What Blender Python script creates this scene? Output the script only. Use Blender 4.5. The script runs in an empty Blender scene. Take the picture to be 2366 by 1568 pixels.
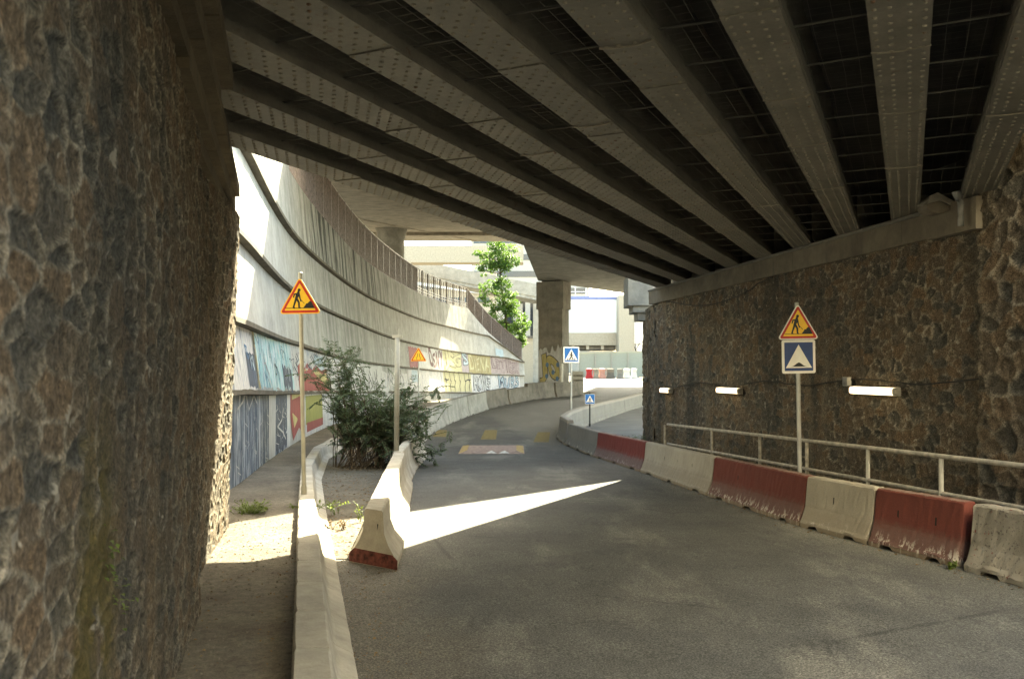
import bpy, bmesh, math, random
import numpy as np
from mathutils import Vector, Matrix

random.seed(7)
rng = np.random.default_rng(11)
S = bpy.context.scene
COL = S.collection

# ---------------------------------------------------------------- camera
cam_d = bpy.data.cameras.new('camera')
cam = bpy.data.objects.new('camera', cam_d)
COL.objects.link(cam)
cam.location = (0, 0, 2.1)
cam.rotation_euler = (math.radians(90), 0, 0)
cam_d.sensor_width = 36
cam_d.lens = 36 * 2000 / 2366
cam_d.shift_y = 73 / 2366
cam_d.clip_start = 0.05
cam_d.clip_end = 3000
cam_d.dof.use_dof = True
cam_d.dof.focus_distance = 15
cam_d.dof.aperture_fstop = 4.0
S.camera = cam

# ---------------------------------------------------------------- sky and sun
SUN = Vector((0.285, 1.1, 1.0))
elev = math.atan2(1.0, math.hypot(0.285, 1.1))
azim = math.atan2(0.285, 1.1)
W = bpy.data.worlds.new('World')
S.world = W
W.use_nodes = True
wn = W.node_tree.nodes
bg = wn['Background']
sky = wn.new('ShaderNodeTexSky')
sky.sky_type = 'NISHITA'
sky.sun_disc = False
sky.sun_elevation = elev
sky.sun_rotation = azim
sky.dust_density = 2.5
W.node_tree.links.new(sky.outputs[0], bg.inputs[0])
bg.inputs[1].default_value = 0.13
sun_d = bpy.data.lights.new('sun', 'SUN')
sun_d.energy = 4.0
sun_d.angle = math.radians(0.5)
sun_d.color = (1.0, 0.93, 0.82)
sun = bpy.data.objects.new('sun', sun_d)
COL.objects.link(sun)
sun.rotation_euler = SUN.to_track_quat('Z', 'Y').to_euler()
S.view_settings.view_transform = 'Standard'
S.view_settings.look = 'None'
S.view_settings.gamma = 1.0
S.view_settings.exposure = 3.45
S.view_settings.use_white_balance = True
S.view_settings.white_balance_temperature = 7600
S.view_settings.white_balance_tint = -2
S.cycles.diffuse_bounces = 6
S.cycles.sample_clamp_indirect = 60
S.cycles.max_bounces = 12

# ---------------------------------------------------------------- material helper
class Mat:
    def __init__(self, name, rough=0.9, spec=0.3, metal=0.0):
        self.m = bpy.data.materials.new(name)
        self.m.use_nodes = True
        self.t = self.m.node_tree
        self.b = self.t.nodes['Principled BSDF']
        self.b.inputs['Roughness'].default_value = rough
        self.b.inputs['Specular IOR Level'].default_value = spec
        self.b.inputs['Metallic'].default_value = metal
        self._pos = None
    def n(self, kind): return self.t.nodes.new(kind)
    def l(self, a, b): self.t.links.new(a, b)
    def pos(self):
        if self._pos is None:
            self._pos = self.n('ShaderNodeNewGeometry').outputs['Position']
        return self._pos
    def obj(self): return self.n('ShaderNodeTexCoord').outputs['Object']
    def uv(self): return self.n('ShaderNodeTexCoord').outputs['UV']
    def scale(self, vec, s):
        x = self.n('ShaderNodeMapping'); self.l(vec, x.inputs[0]); x.inputs['Scale'].default_value = s
        return x.outputs[0]
    def noise(self, scale, detail=4, vec=None, rough=0.6, dist=0.0):
        x = self.n('ShaderNodeTexNoise'); x.inputs['Scale'].default_value = scale
        x.inputs['Detail'].default_value = detail; x.inputs['Roughness'].default_value = rough
        x.inputs['Distortion'].default_value = dist
        self.l(vec if vec is not None else self.pos(), x.inputs['Vector'])
        return x.outputs[0]
    def voro(self, scale, vec=None, feature='F1', out='Distance'):
        x = self.n('ShaderNodeTexVoronoi'); x.feature = feature; x.inputs['Scale'].default_value = scale
        self.l(vec if vec is not None else self.pos(), x.inputs['Vector'])
        return x.outputs[out]
    def ramp(self, fac, stops, interp='LINEAR'):
        x = self.n('ShaderNodeValToRGB'); self.l(fac, x.inputs[0]); x.color_ramp.interpolation = interp
        e = x.color_ramp.elements
        while len(e) < len(stops): e.new(0.5)
        for i, (p, c) in enumerate(stops):
            e[i].position = p
            if not isinstance(c, (tuple, list)): c = (c, c, c)
            e[i].color = (*c[:3], 1)
        return x.outputs[0]
    def step(self, val, a, b):
        x = self.n('ShaderNodeMapRange'); x.interpolation_type = 'SMOOTHSTEP'
        x.inputs['From Min'].default_value = a; x.inputs['From Max'].default_value = b
        self.l(val, x.inputs['Value'])
        return x.outputs[0]
    def sep(self, vec, i):
        x = self.n('ShaderNodeSeparateXYZ'); self.l(vec, x.inputs[0]); return x.outputs[i]
    def math(self, op, a, b=None):
        x = self.n('ShaderNodeMath'); x.operation = op
        for k, q in enumerate((a, b)):
            if q is None: continue
            if isinstance(q, (int, float)): x.inputs[k].default_value = q
            else: self.l(q, x.inputs[k])
        return x.outputs[0]
    def mix(self, fac, a, b, mode='MIX'):
        x = self.n('ShaderNodeMix'); x.data_type = 'RGBA'; x.blend_type = mode
        ins = [i for i in x.inputs if i.type == 'RGBA']
        if isinstance(fac, (int, float)): x.inputs[0].default_value = fac
        else: self.l(fac, x.inputs[0])
        for q, s in zip((a, b), ins):
            if isinstance(q, (tuple, list)): s.default_value = (*q[:3], 1)
            else: self.l(q, s)
        return [o for o in x.outputs if o.type == 'RGBA'][0]
    def attr(self, name):
        x = self.n('ShaderNodeAttribute'); x.attribute_name = name; return x.outputs['Fac']
    def color(self, c):
        if isinstance(c, (tuple, list)): self.b.inputs['Base Color'].default_value = (*c[:3], 1)
        else: self.l(c, self.b.inputs['Base Color'])
        return self
    def bump(self, h, strength=0.5, dist=0.02):
        x = self.n('ShaderNodeBump'); x.inputs['Strength'].default_value = strength
        x.inputs['Distance'].default_value = dist; self.l(h, x.inputs['Height'])
        self.l(x.outputs[0], self.b.inputs['Normal']); return self

M = {}
def plain(name, c, rough=0.7, var=0.12, spec=0.3, metal=0.0, scale=6):
    m = Mat(name, rough, spec, metal)
    n = m.noise(scale, 6)
    lo = tuple(q * (1 - var * 1.6) for q in c); hi = tuple(min(1, q * (1 + var)) for q in c)
    m.color(m.ramp(n, [(0.3, lo), (0.7, hi)]))
    M[name] = m.m
    return m.m

def concrete(name, c, stain=0.35, streak=0.0, bump=0.25, along=False):
    m = Mat(name, 0.9, 0.25)
    n1 = m.noise(1.3, 6); n2 = m.noise(45, 3); n3 = m.noise(7, 5)
    lo = tuple(q * (1 - stain) for q in c)
    col = m.ramp(n1, [(0.32, lo), (0.62, c)])
    col = m.mix(0.35, col, m.ramp(n3, [(0.3, 0.45), (0.7, 1.0)]), 'MULTIPLY')
    if streak:
        if along:
            cx = m.n('ShaderNodeCombineXYZ'); m.l(m.attr('along'), cx.inputs[0]); m.l(m.sep(m.pos(), 2), cx.inputs[2])
            sv = m.scale(cx.outputs[0], (1.6, 1, 0.16)); s = m.noise(1.0, 7, sv, 0.72)
            s = m.math('MULTIPLY', m.step(s, 0.44, 0.60), m.math('ADD', 0.3, m.math('MULTIPLY', m.step(m.attr('along'), 17.0, 27.0), m.math('SUBTRACT', 1.0, m.step(m.attr('along'), 38.0, 55.0)))))
            col = m.mix(m.math('MULTIPLY', m.step(m.noise(1.3, 5, m.scale(cx.outputs[0], (1.1, 1, 0.1)), 0.7), 0.5, 0.62), 0.16), col, (0.62, 0.60, 0.54))
        else:
            sv = m.scale(m.pos(), (2.6, 2.6, 0.22))
            s = m.step(m.noise(1.0, 6, sv, 0.7), 0.52, 0.72)
        col = m.mix(m.math('MULTIPLY', s, streak), col, (0.05, 0.055, 0.05))
    m.color(m.mix(0.25, col, m.ramp(n2, [(0.3, 0.5), (0.7, 1.0)]), 'MULTIPLY'))
    m.bump(m.math('ADD', n2, m.math('MULTIPLY', n3, 2.0)), bump, 0.01)
    M[name] = m.m
    return m.m

# rubble stone: stones darker, mortar pale and proud
def rubble(name, warm=1.0, bright=1.0, mcut=0.36):
    m = Mat(name, 0.95, 0.15)
    tone = m.math('ADD', 0.18, m.math('MULTIPLY', m.attr('tone'), 0.6)); mort = m.attr('mortar'); moss = m.attr('moss')
    q = bright
    st = m.ramp(tone, [(0.0, (0.10*q, 0.097*q, 0.088*q)), (0.3, (0.15*q, 0.137*q, 0.112*q)),
                       (0.6, (0.20*q*warm, 0.165*q, 0.115*q)), (0.82, (0.23*q*warm, 0.172*q, 0.108*q)), (1.0, (0.29*q, 0.26*q, 0.205*q))])
    n1 = m.noise(13, 6, None, 0.7)
    st = m.mix(0.6, st, m.ramp(n1, [(0.34, 0.4), (0.52, 0.9), (0.68, 1.35)]), 'MULTIPLY')
    fine = m.noise(42, 3, None, 0.8)
    mo = m.ramp(m.noise(5, 5), [(0.3, (0.30*q, 0.255*q, 0.185*q)), (0.7, (0.58*q, 0.51*q, 0.40*q))])
    mo = m.mix(0.6, mo, m.ramp(n1, [(0.36, 0.45), (0.62, 1.1)]), 'MULTIPLY')
    mort = m.math('MULTIPLY', mort, m.step(m.noise(3.4, 5, None, 0.65), mcut, mcut + 0.16))
    col = m.mix(mort, st, mo)
    big = m.noise(0.55, 4)
    col = m.mix(m.math('MULTIPLY', m.step(big, 0.5, 0.68), 0.45), col, (0.22*q, 0.165*q, 0.10*q))
    sv = m.scale(m.pos(), (0.8, 0.8, 0.10))
    col = m.mix(m.math('MULTIPLY', m.step(m.noise(0.9, 5, sv), 0.50, 0.66), 0.62), col, (0.065*q, 0.067*q, 0.063*q))
    col = m.mix(m.math('MULTIPLY', m.step(m.noise(1.5, 4, sv), 0.56, 0.66), 0.45), col, (0.27*q, 0.23*q, 0.17*q))
    col = m.mix(0.7, col, m.ramp(fine, [(0.36, 0.15), (0.52, 0.85), (0.66, 1.6)]), 'MULTIPLY')
    fl_ = m.step(m.noise(6.5, 3, None, 0.6), 0.655, 0.70)
    col = m.mix(m.math('MULTIPLY', fl_, 0.55), col, (0.5*q, 0.46*q, 0.38*q))
    col = m.mix(m.math('MULTIPLY', moss, 0.8), col, m.ramp(fine, [(0.3, (0.045, 0.042, 0.014)), (0.7, (0.13, 0.095, 0.03))]))
    m.color(col)
    m.bump(m.math('ADD', fine, m.math('MULTIPLY', n1, 0.8)), 0.9, 0.012)
    M[name] = m.m
rubble('rubble_stone', 1.08, 0.70, 0.38)
rubble('rubble_stone_far', 1.08, 0.80, 0.41)

concrete('concrete', (0.40, 0.385, 0.34))
concrete('concrete_wall', (0.45, 0.445, 0.41), 0.25, 0.3, 0.06, True)
concrete('concrete_stained', (0.42, 0.42, 0.39), 0.3, 1.0, 0.06, True)
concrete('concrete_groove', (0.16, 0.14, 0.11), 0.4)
concrete('concrete_dark', (0.24, 0.215, 0.18), 0.4)
concrete('ledge_concrete', (0.23, 0.20, 0.155), 0.35, 0.3)
concrete('ledge_stone', (0.15, 0.122, 0.082), 0.5, 0.5, 1.0)
concrete('kerb_concrete', (0.52, 0.48, 0.40), 0.35, 0.0, 0.4)
concrete('concrete_pale', (0.40, 0.375, 0.315), 0.25)
concrete('soffit_concrete', (0.36, 0.32, 0.26), 0.4, 0.0, 0.15)
concrete('pier_concrete', (0.30, 0.278, 0.235), 0.35, 0.3)
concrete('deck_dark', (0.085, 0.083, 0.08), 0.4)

# steel of the girders: grey paint, rust, dust
m = Mat('girder_steel', 0.55, 0.4)
a = m.noise(2.2, 6); b = m.noise(26, 5, None, 0.7); r = m.noise(5, 6, None, 0.75)
c = m.ramp(a, [(0.3, (0.12, 0.113, 0.093)), (0.7, (0.19, 0.178, 0.15))])
c = m.mix(0.4, c, m.ramp(b, [(0.3, 0.5), (0.7, 1.1)]), 'MULTIPLY')
c = m.mix(m.math('MULTIPLY', m.step(r, 0.60, 0.72), 0.75), c, (0.10, 0.05, 0.025))
m.color(c); m.bump(m.math('ADD', b, m.math('MULTIPLY', a, 0.5)), 0.25, 0.01)
M['girder_steel'] = m.m
m = Mat('rivet_steel', 0.55, 0.4)
r = m.noise(3.0, 5, None, 0.7)
m.color(m.ramp(r, [(0.35, (0.17, 0.155, 0.125)), (0.58, (0.20, 0.18, 0.14)), (0.66, (0.10, 0.05, 0.025))]))
M['rivet_steel'] = m.m

plain('net_wire', (0.11, 0.108, 0.095), 0.6)
plain('galvanised', (0.42, 0.42, 0.40), 0.45, 0.15, 0.5, 0.35)
plain('grey_pole', (0.45, 0.43, 0.36), 0.5, 0.12, 0.4, 0.1)
plain('white_pole', (0.52, 0.50, 0.44), 0.55)
plain('rail_paint', (0.46, 0.42, 0.35), 0.5, 0.3, 0.4, 0.0, 9)
plain('brown_rail', (0.17, 0.135, 0.12), 0.5, 0.3)
plain('sign_white', (0.80, 0.79, 0.74), 0.4, 0.05)
plain('sign_yellow', (0.90, 0.55, 0.05), 0.4, 0.06)
plain('sign_amber', (0.95, 0.50, 0.06), 0.4, 0.05)
plain('sign_red', (0.52, 0.035, 0.025), 0.4, 0.15)
plain('sign_blue', (0.02, 0.055, 0.18), 0.4, 0.1)
plain('sign_bright_blue', (0.015, 0.13, 0.42), 0.4, 0.1)
plain('sign_black', (0.02, 0.02, 0.022), 0.5)
plain('sign_back', (0.30, 0.30, 0.30), 0.5)
plain('black', (0.015, 0.015, 0.015), 0.8)
plain('slot_dark', (0.02, 0.018, 0.015), 0.9)  # dark tone stands in for the shade inside the slots
plain('bark', (0.10, 0.075, 0.05), 0.95, 0.3)
plain('white_plaster', (0.80, 0.79, 0.76), 0.8, 0.03)
plain('beige_plaster', (0.40, 0.345, 0.26), 0.85, 0.12)
plain('pale_plaster', (0.42, 0.40, 0.35), 0.85, 0.1)
plain('blue_paint', (0.20, 0.23, 0.40), 0.6)
plain('red_plastic', (0.55, 0.04, 0.05), 0.5)
plain('pink_plastic', (0.62, 0.33, 0.27), 0.6)
plain('window_glass', (0.035, 0.045, 0.06), 0.15, 0.2, 0.5)
plain('hoarding_mesh', (0.36, 0.39, 0.33), 0.8, 0.08)
plain('yellow_marking', (0.20, 0.155, 0.06), 0.85, 0.5, 0.2, 0, 18)
plain('cushion_rubber', (0.30, 0.225, 0.19), 0.85, 0.25, 0.2, 0, 8)
plain('cushion_yellow', (0.40, 0.29, 0.13), 0.85, 0.3, 0.2, 0, 8)
plain('foot_red', (0.135, 0.045, 0.036), 0.9, 0.5, 0.2, 0, 14)
plain('faded_paint', (0.17, 0.165, 0.145), 0.85, 0.4, 0.2, 0, 20)
plain('road_white', (0.55, 0.54, 0.50), 0.8, 0.3, 0.2, 0, 14)
plain('dry_leaf', (0.20, 0.13, 0.06), 0.9, 0.4, 0.2, 0, 30)
plain('cable', (0.03, 0.028, 0.025), 0.7)
plain('white_pipe', (0.22, 0.22, 0.21), 0.6, 0.35)
plain('lamp_grey', (0.26, 0.24, 0.20), 0.5, 0.15)

def leafmat(name, c0, c1, trans=0.25):
    m = Mat(name, 0.55, 0.35)
    m.color(m.ramp(m.noise(2.5, 3), [(0.3, c0), (0.7, c1)]))
    o = m.t.nodes['Material Output']
    tr = m.n('ShaderNodeBsdfTranslucent'); tr.inputs[0].default_value = (c1[0]*1.6, c1[1]*1.6, c1[2]*0.9, 1)
    mx = m.n('ShaderNodeMixShader'); mx.inputs[0].default_value = trans
    m.l(m.b.outputs[0], mx.inputs[1]); m.l(tr.outputs[0], mx.inputs[2]); m.l(mx.outputs[0], o.inputs[0])
    M[name] = m.m
leafmat('bush_leaf', (0.05, 0.075, 0.04), (0.11, 0.15, 0.085))
leafmat('tree_leaf', (0.035, 0.075, 0.02), (0.085, 0.15, 0.035), 0.35)
leafmat('weed_leaf', (0.06, 0.10, 0.02), (0.14, 0.18, 0.05), 0.35)

# asphalt, with the dusty verge along the kerb on the left
m = Mat('asphalt', 0.82, 0.3)
p = m.pos()
g = m.noise(58, 3, None, 0.85); g2 = m.noise(18, 4); big = m.noise(0.35, 5); mid = m.noise(1.6, 5)
c = m.ramp(big, [(0.3, (0.074, 0.074, 0.070)), (0.7, (0.118, 0.115, 0.105))])
c = m.mix(0.6, c, m.ramp(mid, [(0.3, 0.65), (0.7, 1.1)]), 'MULTIPLY')
sx = m.sep(p, 0); sy = m.sep(p, 1)
wear = m.noise(0.5, 5, m.scale(p, (1.6, 0.5, 1)), 0.65)
c = m.mix(m.math('MULTIPLY', m.step(wear, 0.5, 0.66), 0.55), c, (0.20, 0.19, 0.165))
c = m.mix(m.math('MULTIPLY', m.step(m.noise(0.75, 4), 0.56, 0.62), 0.45), c, (0.065, 0.065, 0.064))
ck = m.n('ShaderNodeTexVoronoi'); ck.feature = 'DISTANCE_TO_EDGE'; ck.inputs['Scale'].default_value = 0.42
m.l(m.mix(0.25, p, m.t.nodes.new('ShaderNodeTexNoise').outputs[1]), ck.inputs['Vector'])
crk = m.math('SUBTRACT', 1.0, m.step(ck.outputs['Distance'], 0.002, 0.009))
c = m.mix(m.math('MULTIPLY', m.math('MULTIPLY', crk, m.step(m.noise(0.6, 3), 0.5, 0.6)), 0.45), c, (0.02, 0.02, 0.02))
d = m.math('ADD', sx, m.math('MULTIPLY', sy, 0.16))           # runs along the dusty verge
d = m.math('ADD', d, m.math('MULTIPLY', m.noise(0.8, 6), 1.6))
dust = m.math('SUBTRACT', 1.0, m.step(d, 0.5, 1.9))
c = m.mix(m.math('MULTIPLY', dust, 0.7), c, m.ramp(m.noise(6, 5), [(0.3, (0.13, 0.112, 0.085)), (0.7, (0.21, 0.185, 0.145))]))
d2 = m.math('ADD', sx, m.math('MULTIPLY', sy, 0.168))         # dust in the gutter of the right barriers
dust2 = m.math('MULTIPLY', m.step(m.math('ADD', d2, m.math('MULTIPLY', m.noise(1.1, 6), 1.2)), 6.5, 7.5), 0.6)
c = m.mix(dust2, c, (0.17, 0.16, 0.135))
c = m.mix(0.75, c, m.ramp(g, [(0.36, 0.1), (0.5, 0.8), (0.64, 2.2)]), 'MULTIPLY')
c = m.mix(0.4, c, m.ramp(g2, [(0.3, 0.5), (0.7, 1.2)]), 'MULTIPLY')
m.color(c); m.bump(g, 0.6, 0.01); M['asphalt'] = m.m

m = Mat('dirt', 0.95, 0.15)
g = m.noise(60, 4, None, 0.8); b = m.noise(1.2, 5); v = m.noise(14, 5)
c = m.ramp(b, [(0.3, (0.14, 0.12, 0.095)), (0.7, (0.24, 0.215, 0.17))])
c = m.mix(0.6, c, m.ramp(v, [(0.3, 0.45), (0.7, 1.15)]), 'MULTIPLY')
c = m.mix(0.6, c, m.ramp(g, [(0.35, 0.4), (0.65, 1.25)]), 'MULTIPLY')
m.color(c); m.bump(m.math('ADD', g, m.math('MULTIPLY', v, 2)), 0.8, 0.02); M['dirt'] = m.m

m = Mat('pavement_grey', 0.9, 0.2)
g = m.noise(80, 3, None, 0.8); b = m.noise(0.8, 5)
c = m.ramp(b, [(0.3, (0.12, 0.118, 0.11)), (0.7, (0.19, 0.185, 0.17))])
m.color(m.mix(0.5, c, m.ramp(g, [(0.35, 0.5), (0.65, 1.2)]), 'MULTIPLY')); m.bump(g, 0.4, 0.01); M['pavement_grey'] = m.m

# barrier paint: paint wears off towards the foot, scraped by wheels
def barrier_paint(name, paint, under, wear, scratch=(0.5, 0.45, 0.38)):
    m = Mat(name, 0.8, 0.3)
    o = m.obj(); z = m.sep(o, 2)
    n = m.noise(9, 6, None, 0.7); f = m.noise(70, 3, None, 0.7); big = m.noise(1.5, 5)
    base = m.mix(0.5, paint, m.ramp(big, [(0.3, 0.62), (0.7, 1.1)]), 'MULTIPLY')
    low = m.math('SUBTRACT', 1.0, m.step(m.math('ADD', z, m.math('MULTIPLY', n, 0.3)), 0.38, 0.56))
    base = m.mix(m.math('MULTIPLY', low, 0.75), base, under)
    pv = m.scale(m.pos(), (7, 7, 2.2))
    chip = m.step(m.noise(1.7, 5, pv, 0.75), 0.58 - wear, 0.62 - wear)
    lowz = m.math('SUBTRACT', 1.0, m.step(z, 0.06, 0.26))
    base = m.mix(m.math('MULTIPLY', chip, lowz), base, scratch)
    foot = m.math('SUBTRACT', 1.0, m.step(m.math('ADD', z, m.math('MULTIPLY', n, 0.09)), 0.09, 0.13))
    base = m.mix(m.math('MULTIPLY', foot, 0.75), base, (0.24, 0.19, 0.13))
    top = m.step(m.math('ADD', z, m.math('MULTIPLY', n, 0.05)), 0.782, 0.80)
    base = m.mix(m.math('MULTIPLY', top, 0.45), base, (0.42, 0.36, 0.29))
    base = m.mix(0.45, base, m.ramp(f, [(0.3, 0.55), (0.7, 1.15)]), 'MULTIPLY')
    m.color(base); m.bump(m.math('ADD', f, m.math('MULTIPLY', n, 2)), 0.5, 0.008)
    M[name] = m.m
barrier_paint('barrier_red', (0.16, 0.042, 0.03), (0.145, 0.09, 0.075), 0.05)
barrier_paint('barrier_red_faded', (0.18, 0.04, 0.033), (0.15, 0.125, 0.115), 0.0)
barrier_paint('barrier_white', (0.40, 0.355, 0.28), (0.27, 0.23, 0.175), 0.0, (0.45, 0.41, 0.35))
barrier_paint('barrier_grey', (0.21, 0.20, 0.175), (0.155, 0.148, 0.13), 0.02)
m = Mat('barrier_rough', 0.95, 0.2)
f = m.noise(24, 4, None, 0.7); n = m.noise(3, 5); rr = m.noise(10, 3)
c = m.ramp(n, [(0.3, (0.25, 0.22, 0.175)), (0.7, (0.40, 0.36, 0.30))])
c = m.mix(m.step(f, 0.55, 0.66), c, (0.12, 0.10, 0.085))
c = m.mix(m.math('MULTIPLY', m.step(rr, 0.66, 0.70), 0.8), c, (0.25, 0.05, 0.035))
m.color(c); m.bump(f, 1.0, 0.015); M['barrier_rough'] = m.m

# lamp diffuser (lit tubes)
def glow(name, c, e):
    m = Mat(name, 0.4); m.color(c)
    m.b.inputs['Emission Color'].default_value = (*c, 1); m.b.inputs['Emission Strength'].default_value = e
    M[name] = m.m
glow('tube_light', (1.0, 0.80, 0.56), 0.42)

# graffiti paints
def paint(name, c, var=0.3, sc=5):
    m = Mat(name, 0.75, 0.25)
    g_ = sum(c)/3; c = tuple(0.78*(0.85*q+0.15*g_) for q in c)
    v = m.scale(m.pos(), (1, 1, 0.35))
    n = m.noise(sc, 6, v, 0.7)
    lo = tuple(q * (1 - var) for q in c); hi = tuple(min(1, q * (1 + var * 0.4)) for q in c)
    m.color(m.ramp(n, [(0.3, lo), (0.65, hi)])); M[name] = m.m
paint('paint_white', (0.62, 0.62, 0.60)); paint('paint_navy', (0.075, 0.10, 0.145), 0.45); paint('paint_yellow', (0.55, 0.46, 0.16))
paint('paint_red', (0.33, 0.05, 0.045)); paint('paint_maroon', (0.16, 0.07, 0.07)); paint('paint_lilac', (0.40, 0.34, 0.36))
paint('paint_pale_yellow', (0.56, 0.52, 0.27)); paint('paint_black', (0.045, 0.045, 0.05)); paint('paint_pink', (0.42, 0.33, 0.31))
paint('paint_blue', (0.12, 0.24, 0.42)); paint('paint_olive', (0.30, 0.30, 0.05)); paint('paint_ochre', (0.42, 0.35, 0.15)); paint('paint_light_blue', (0.42, 0.54, 0.60))
def drips(name, stops, sx=3.5, sz=0.22):
    m = Mat(name, 0.75, 0.25)
    v = m.scale(m.pos(), (sx, sx, sz))
    n = m.noise(1.6, 7, v, 0.72); n2 = m.noise(3.0, 5, m.scale(m.pos(), (1.5, 1.5, 0.8)))
    f = m.math('ADD', m.math('MULTIPLY', n, 0.8), m.math('MULTIPLY', n2, 0.25))
    m.color(m.ramp(f, [(0.525+(p_-0.525)*0.55, c_) for p_, c_ in stops])); m.bump(n, 0.1, 0.01); M[name] = m.m
drips('paint_turquoise', [(0.36, (0.07, 0.14, 0.24)), (0.44, (0.20, 0.42, 0.42)), (0.52, (0.33, 0.52, 0.52)), (0.60, (0.55, 0.58, 0.56)), (0.68, (0.30, 0.42, 0.50))])
drips('paint_dark_drips', [(0.38, (0.045, 0.06, 0.085)), (0.50, (0.10, 0.13, 0.17)), (0.57, (0.17, 0.20, 0.24)), (0.66, (0.42, 0.45, 0.47))])
drips('paint_mixed', [(0.36, (0.20, 0.22, 0.26)), (0.46, (0.40, 0.40, 0.38)), (0.54, (0.58, 0.57, 0.54)), (0.62, (0.45, 0.40, 0.40)), (0.70, (0.30, 0.36, 0.42))])

# ---------------------------------------------------------------- mesh builder
class MB:
    def __init__(self): self.v = []; self.f = []; self.mi = []
    def add(self, verts, faces, mat=0):
        o = len(self.v); self.v.extend([tuple(p) for p in verts])
        self.f.extend([tuple(i + o for i in f) for f in faces]); self.mi.extend([mat] * len(faces)); return self
    def box(self, c, s, rz=0.0, mat=0):
        hx, hy, hz = s[0]/2, s[1]/2, s[2]/2; ca, sa = math.cos(rz), math.sin(rz)
        P = []
        for z in (-hz, hz):
            for x, y in ((-hx, -hy), (hx, -hy), (hx, hy), (-hx, hy)):
                P.append((c[0] + x*ca - y*sa, c[1] + x*sa + y*ca, c[2] + z))
        return self.add(P, [(3,2,1,0),(4,5,6,7),(0,1,5,4),(1,2,6,5),(2,3,7,6),(3,0,4,7)], mat)
    def prism(self, poly, z0, z1, mat=0):
        n = len(poly)
        zz0 = z0 if hasattr(z0, '__len__') else [z0]*n; zz1 = z1 if hasattr(z1, '__len__') else [z1]*n
        P = [(x, y, a) for (x, y), a in zip(poly, zz0)] + [(x, y, a) for (x, y), a in zip(poly, zz1)]
        F = [tuple(range(n-1, -1, -1)), tuple(range(n, 2*n))] + [(i, (i+1) % n, n+(i+1) % n, n+i) for i in range(n)]
        return self.add(P, F, mat)
    def slab(self, poly, y0, y1, mat=0):      # polygon in x,z pushed along y (y0 in front)
        n = len(poly)
        P = [(x, y0, z) for x, z in poly] + [(x, y1, z) for x, z in poly]
        F = [tuple(range(n)), tuple(range(2*n-1, n-1, -1))] + [((i+1) % n, i, n+i, n+(i+1) % n) for i in range(n)]
        return self.add(P, F, mat)
    def tube(self, pts, r, n=8, mat=0, cap=True):
        pts = [Vector(p) for p in pts]; rings = []
        rr = r if hasattr(r, '__len__') else [r]*len(pts)
        for i, p in enumerate(pts):
            t = (pts[min(i+1, len(pts)-1)] - pts[max(i-1, 0)]).normalized()
            a = t.cross(Vector((0,0,1))); a = a.normalized() if a.length > 1e-3 else Vector((1,0,0))
            b = t.cross(a)
            rings.append([p + (a*math.cos(2*math.pi*k/n) + b*math.sin(2*math.pi*k/n))*rr[i] for k in range(n)])
        P = [q for rg in rings for q in rg]; F = []
        for i in range(len(pts)-1):
            for k in range(n):
                F.append((i*n+k, i*n+(k+1) % n, (i+1)*n+(k+1) % n, (i+1)*n+k))
        if cap: F += [tuple(range(n-1,-1,-1)), tuple(range((len(pts)-1)*n, len(pts)*n))]
        return self.add(P, F, mat)
    def bar(self, p, q, w, h, mat=0, up=(0,0,1)):
        p = Vector(p); q = Vector(q); t = (q-p).normalized(); u = Vector(up)
        a = t.cross(u); a = a.normalized() if a.length > 1e-4 else Vector((1,0,0))
        b = a.cross(t)
        P = []
        for e in (p, q):
            for x, y in ((-w/2,-h/2),(w/2,-h/2),(w/2,h/2),(-w/2,h/2)): P.append(e + a*x + b*y)
        return self.add(P, [(3,2,1,0),(4,5,6,7),(0,1,5,4),(1,2,6,5),(2,3,7,6),(3,0,4,7)], mat)
    def build(self, name, mats, parent=None, smooth=False, inv=True):
        me = bpy.data.meshes.new(name); me.from_pydata(self.v, [], self.f)
        for mt in (mats if isinstance(mats, (list, tuple)) else [mats]): me.materials.append(M[mt])
        if any(self.mi): me.polygons.foreach_set('material_index', self.mi)
        if smooth: me.polygons.foreach_set('use_smooth', [True]*len(me.polygons))
        me.update()
        o = bpy.data.objects.new(name, me); COL.objects.link(o)
        if parent is not None: adopt(o, parent, inv)
        return o

def world_loc(o):
    v = Vector(o.location)
    while o.parent is not None:
        v = v + o.matrix_parent_inverse.translation + Vector(o.parent.location); o = o.parent
    return v
def adopt(o, parent, inv=True):
    o.parent = parent
    if inv: o.matrix_parent_inverse = Matrix.Translation(-world_loc(parent))
def tag(o, label=None, cat=None, group=None, kind=None):
    if label: o['label'] = label
    if cat: o['category'] = cat
    if group: o['group'] = group
    if kind: o['kind'] = kind
    return o
def thing(name, label, cat, loc=(0,0,0), rz=0.0, group=None):
    o = bpy.data.objects.new(name, None); COL.objects.link(o); o.empty_display_size = 0.2
    o.location = loc; o.rotation_euler = (0,0,rz)
    return tag(o, label, cat, group)
def copy_tree(o, parent=None):
    kids = [c for c in bpy.data.objects if c.parent == o]
    c = o.copy(); COL.objects.link(c); c.parent = parent
    for k in kids: copy_tree(k, c)
    return c

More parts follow.
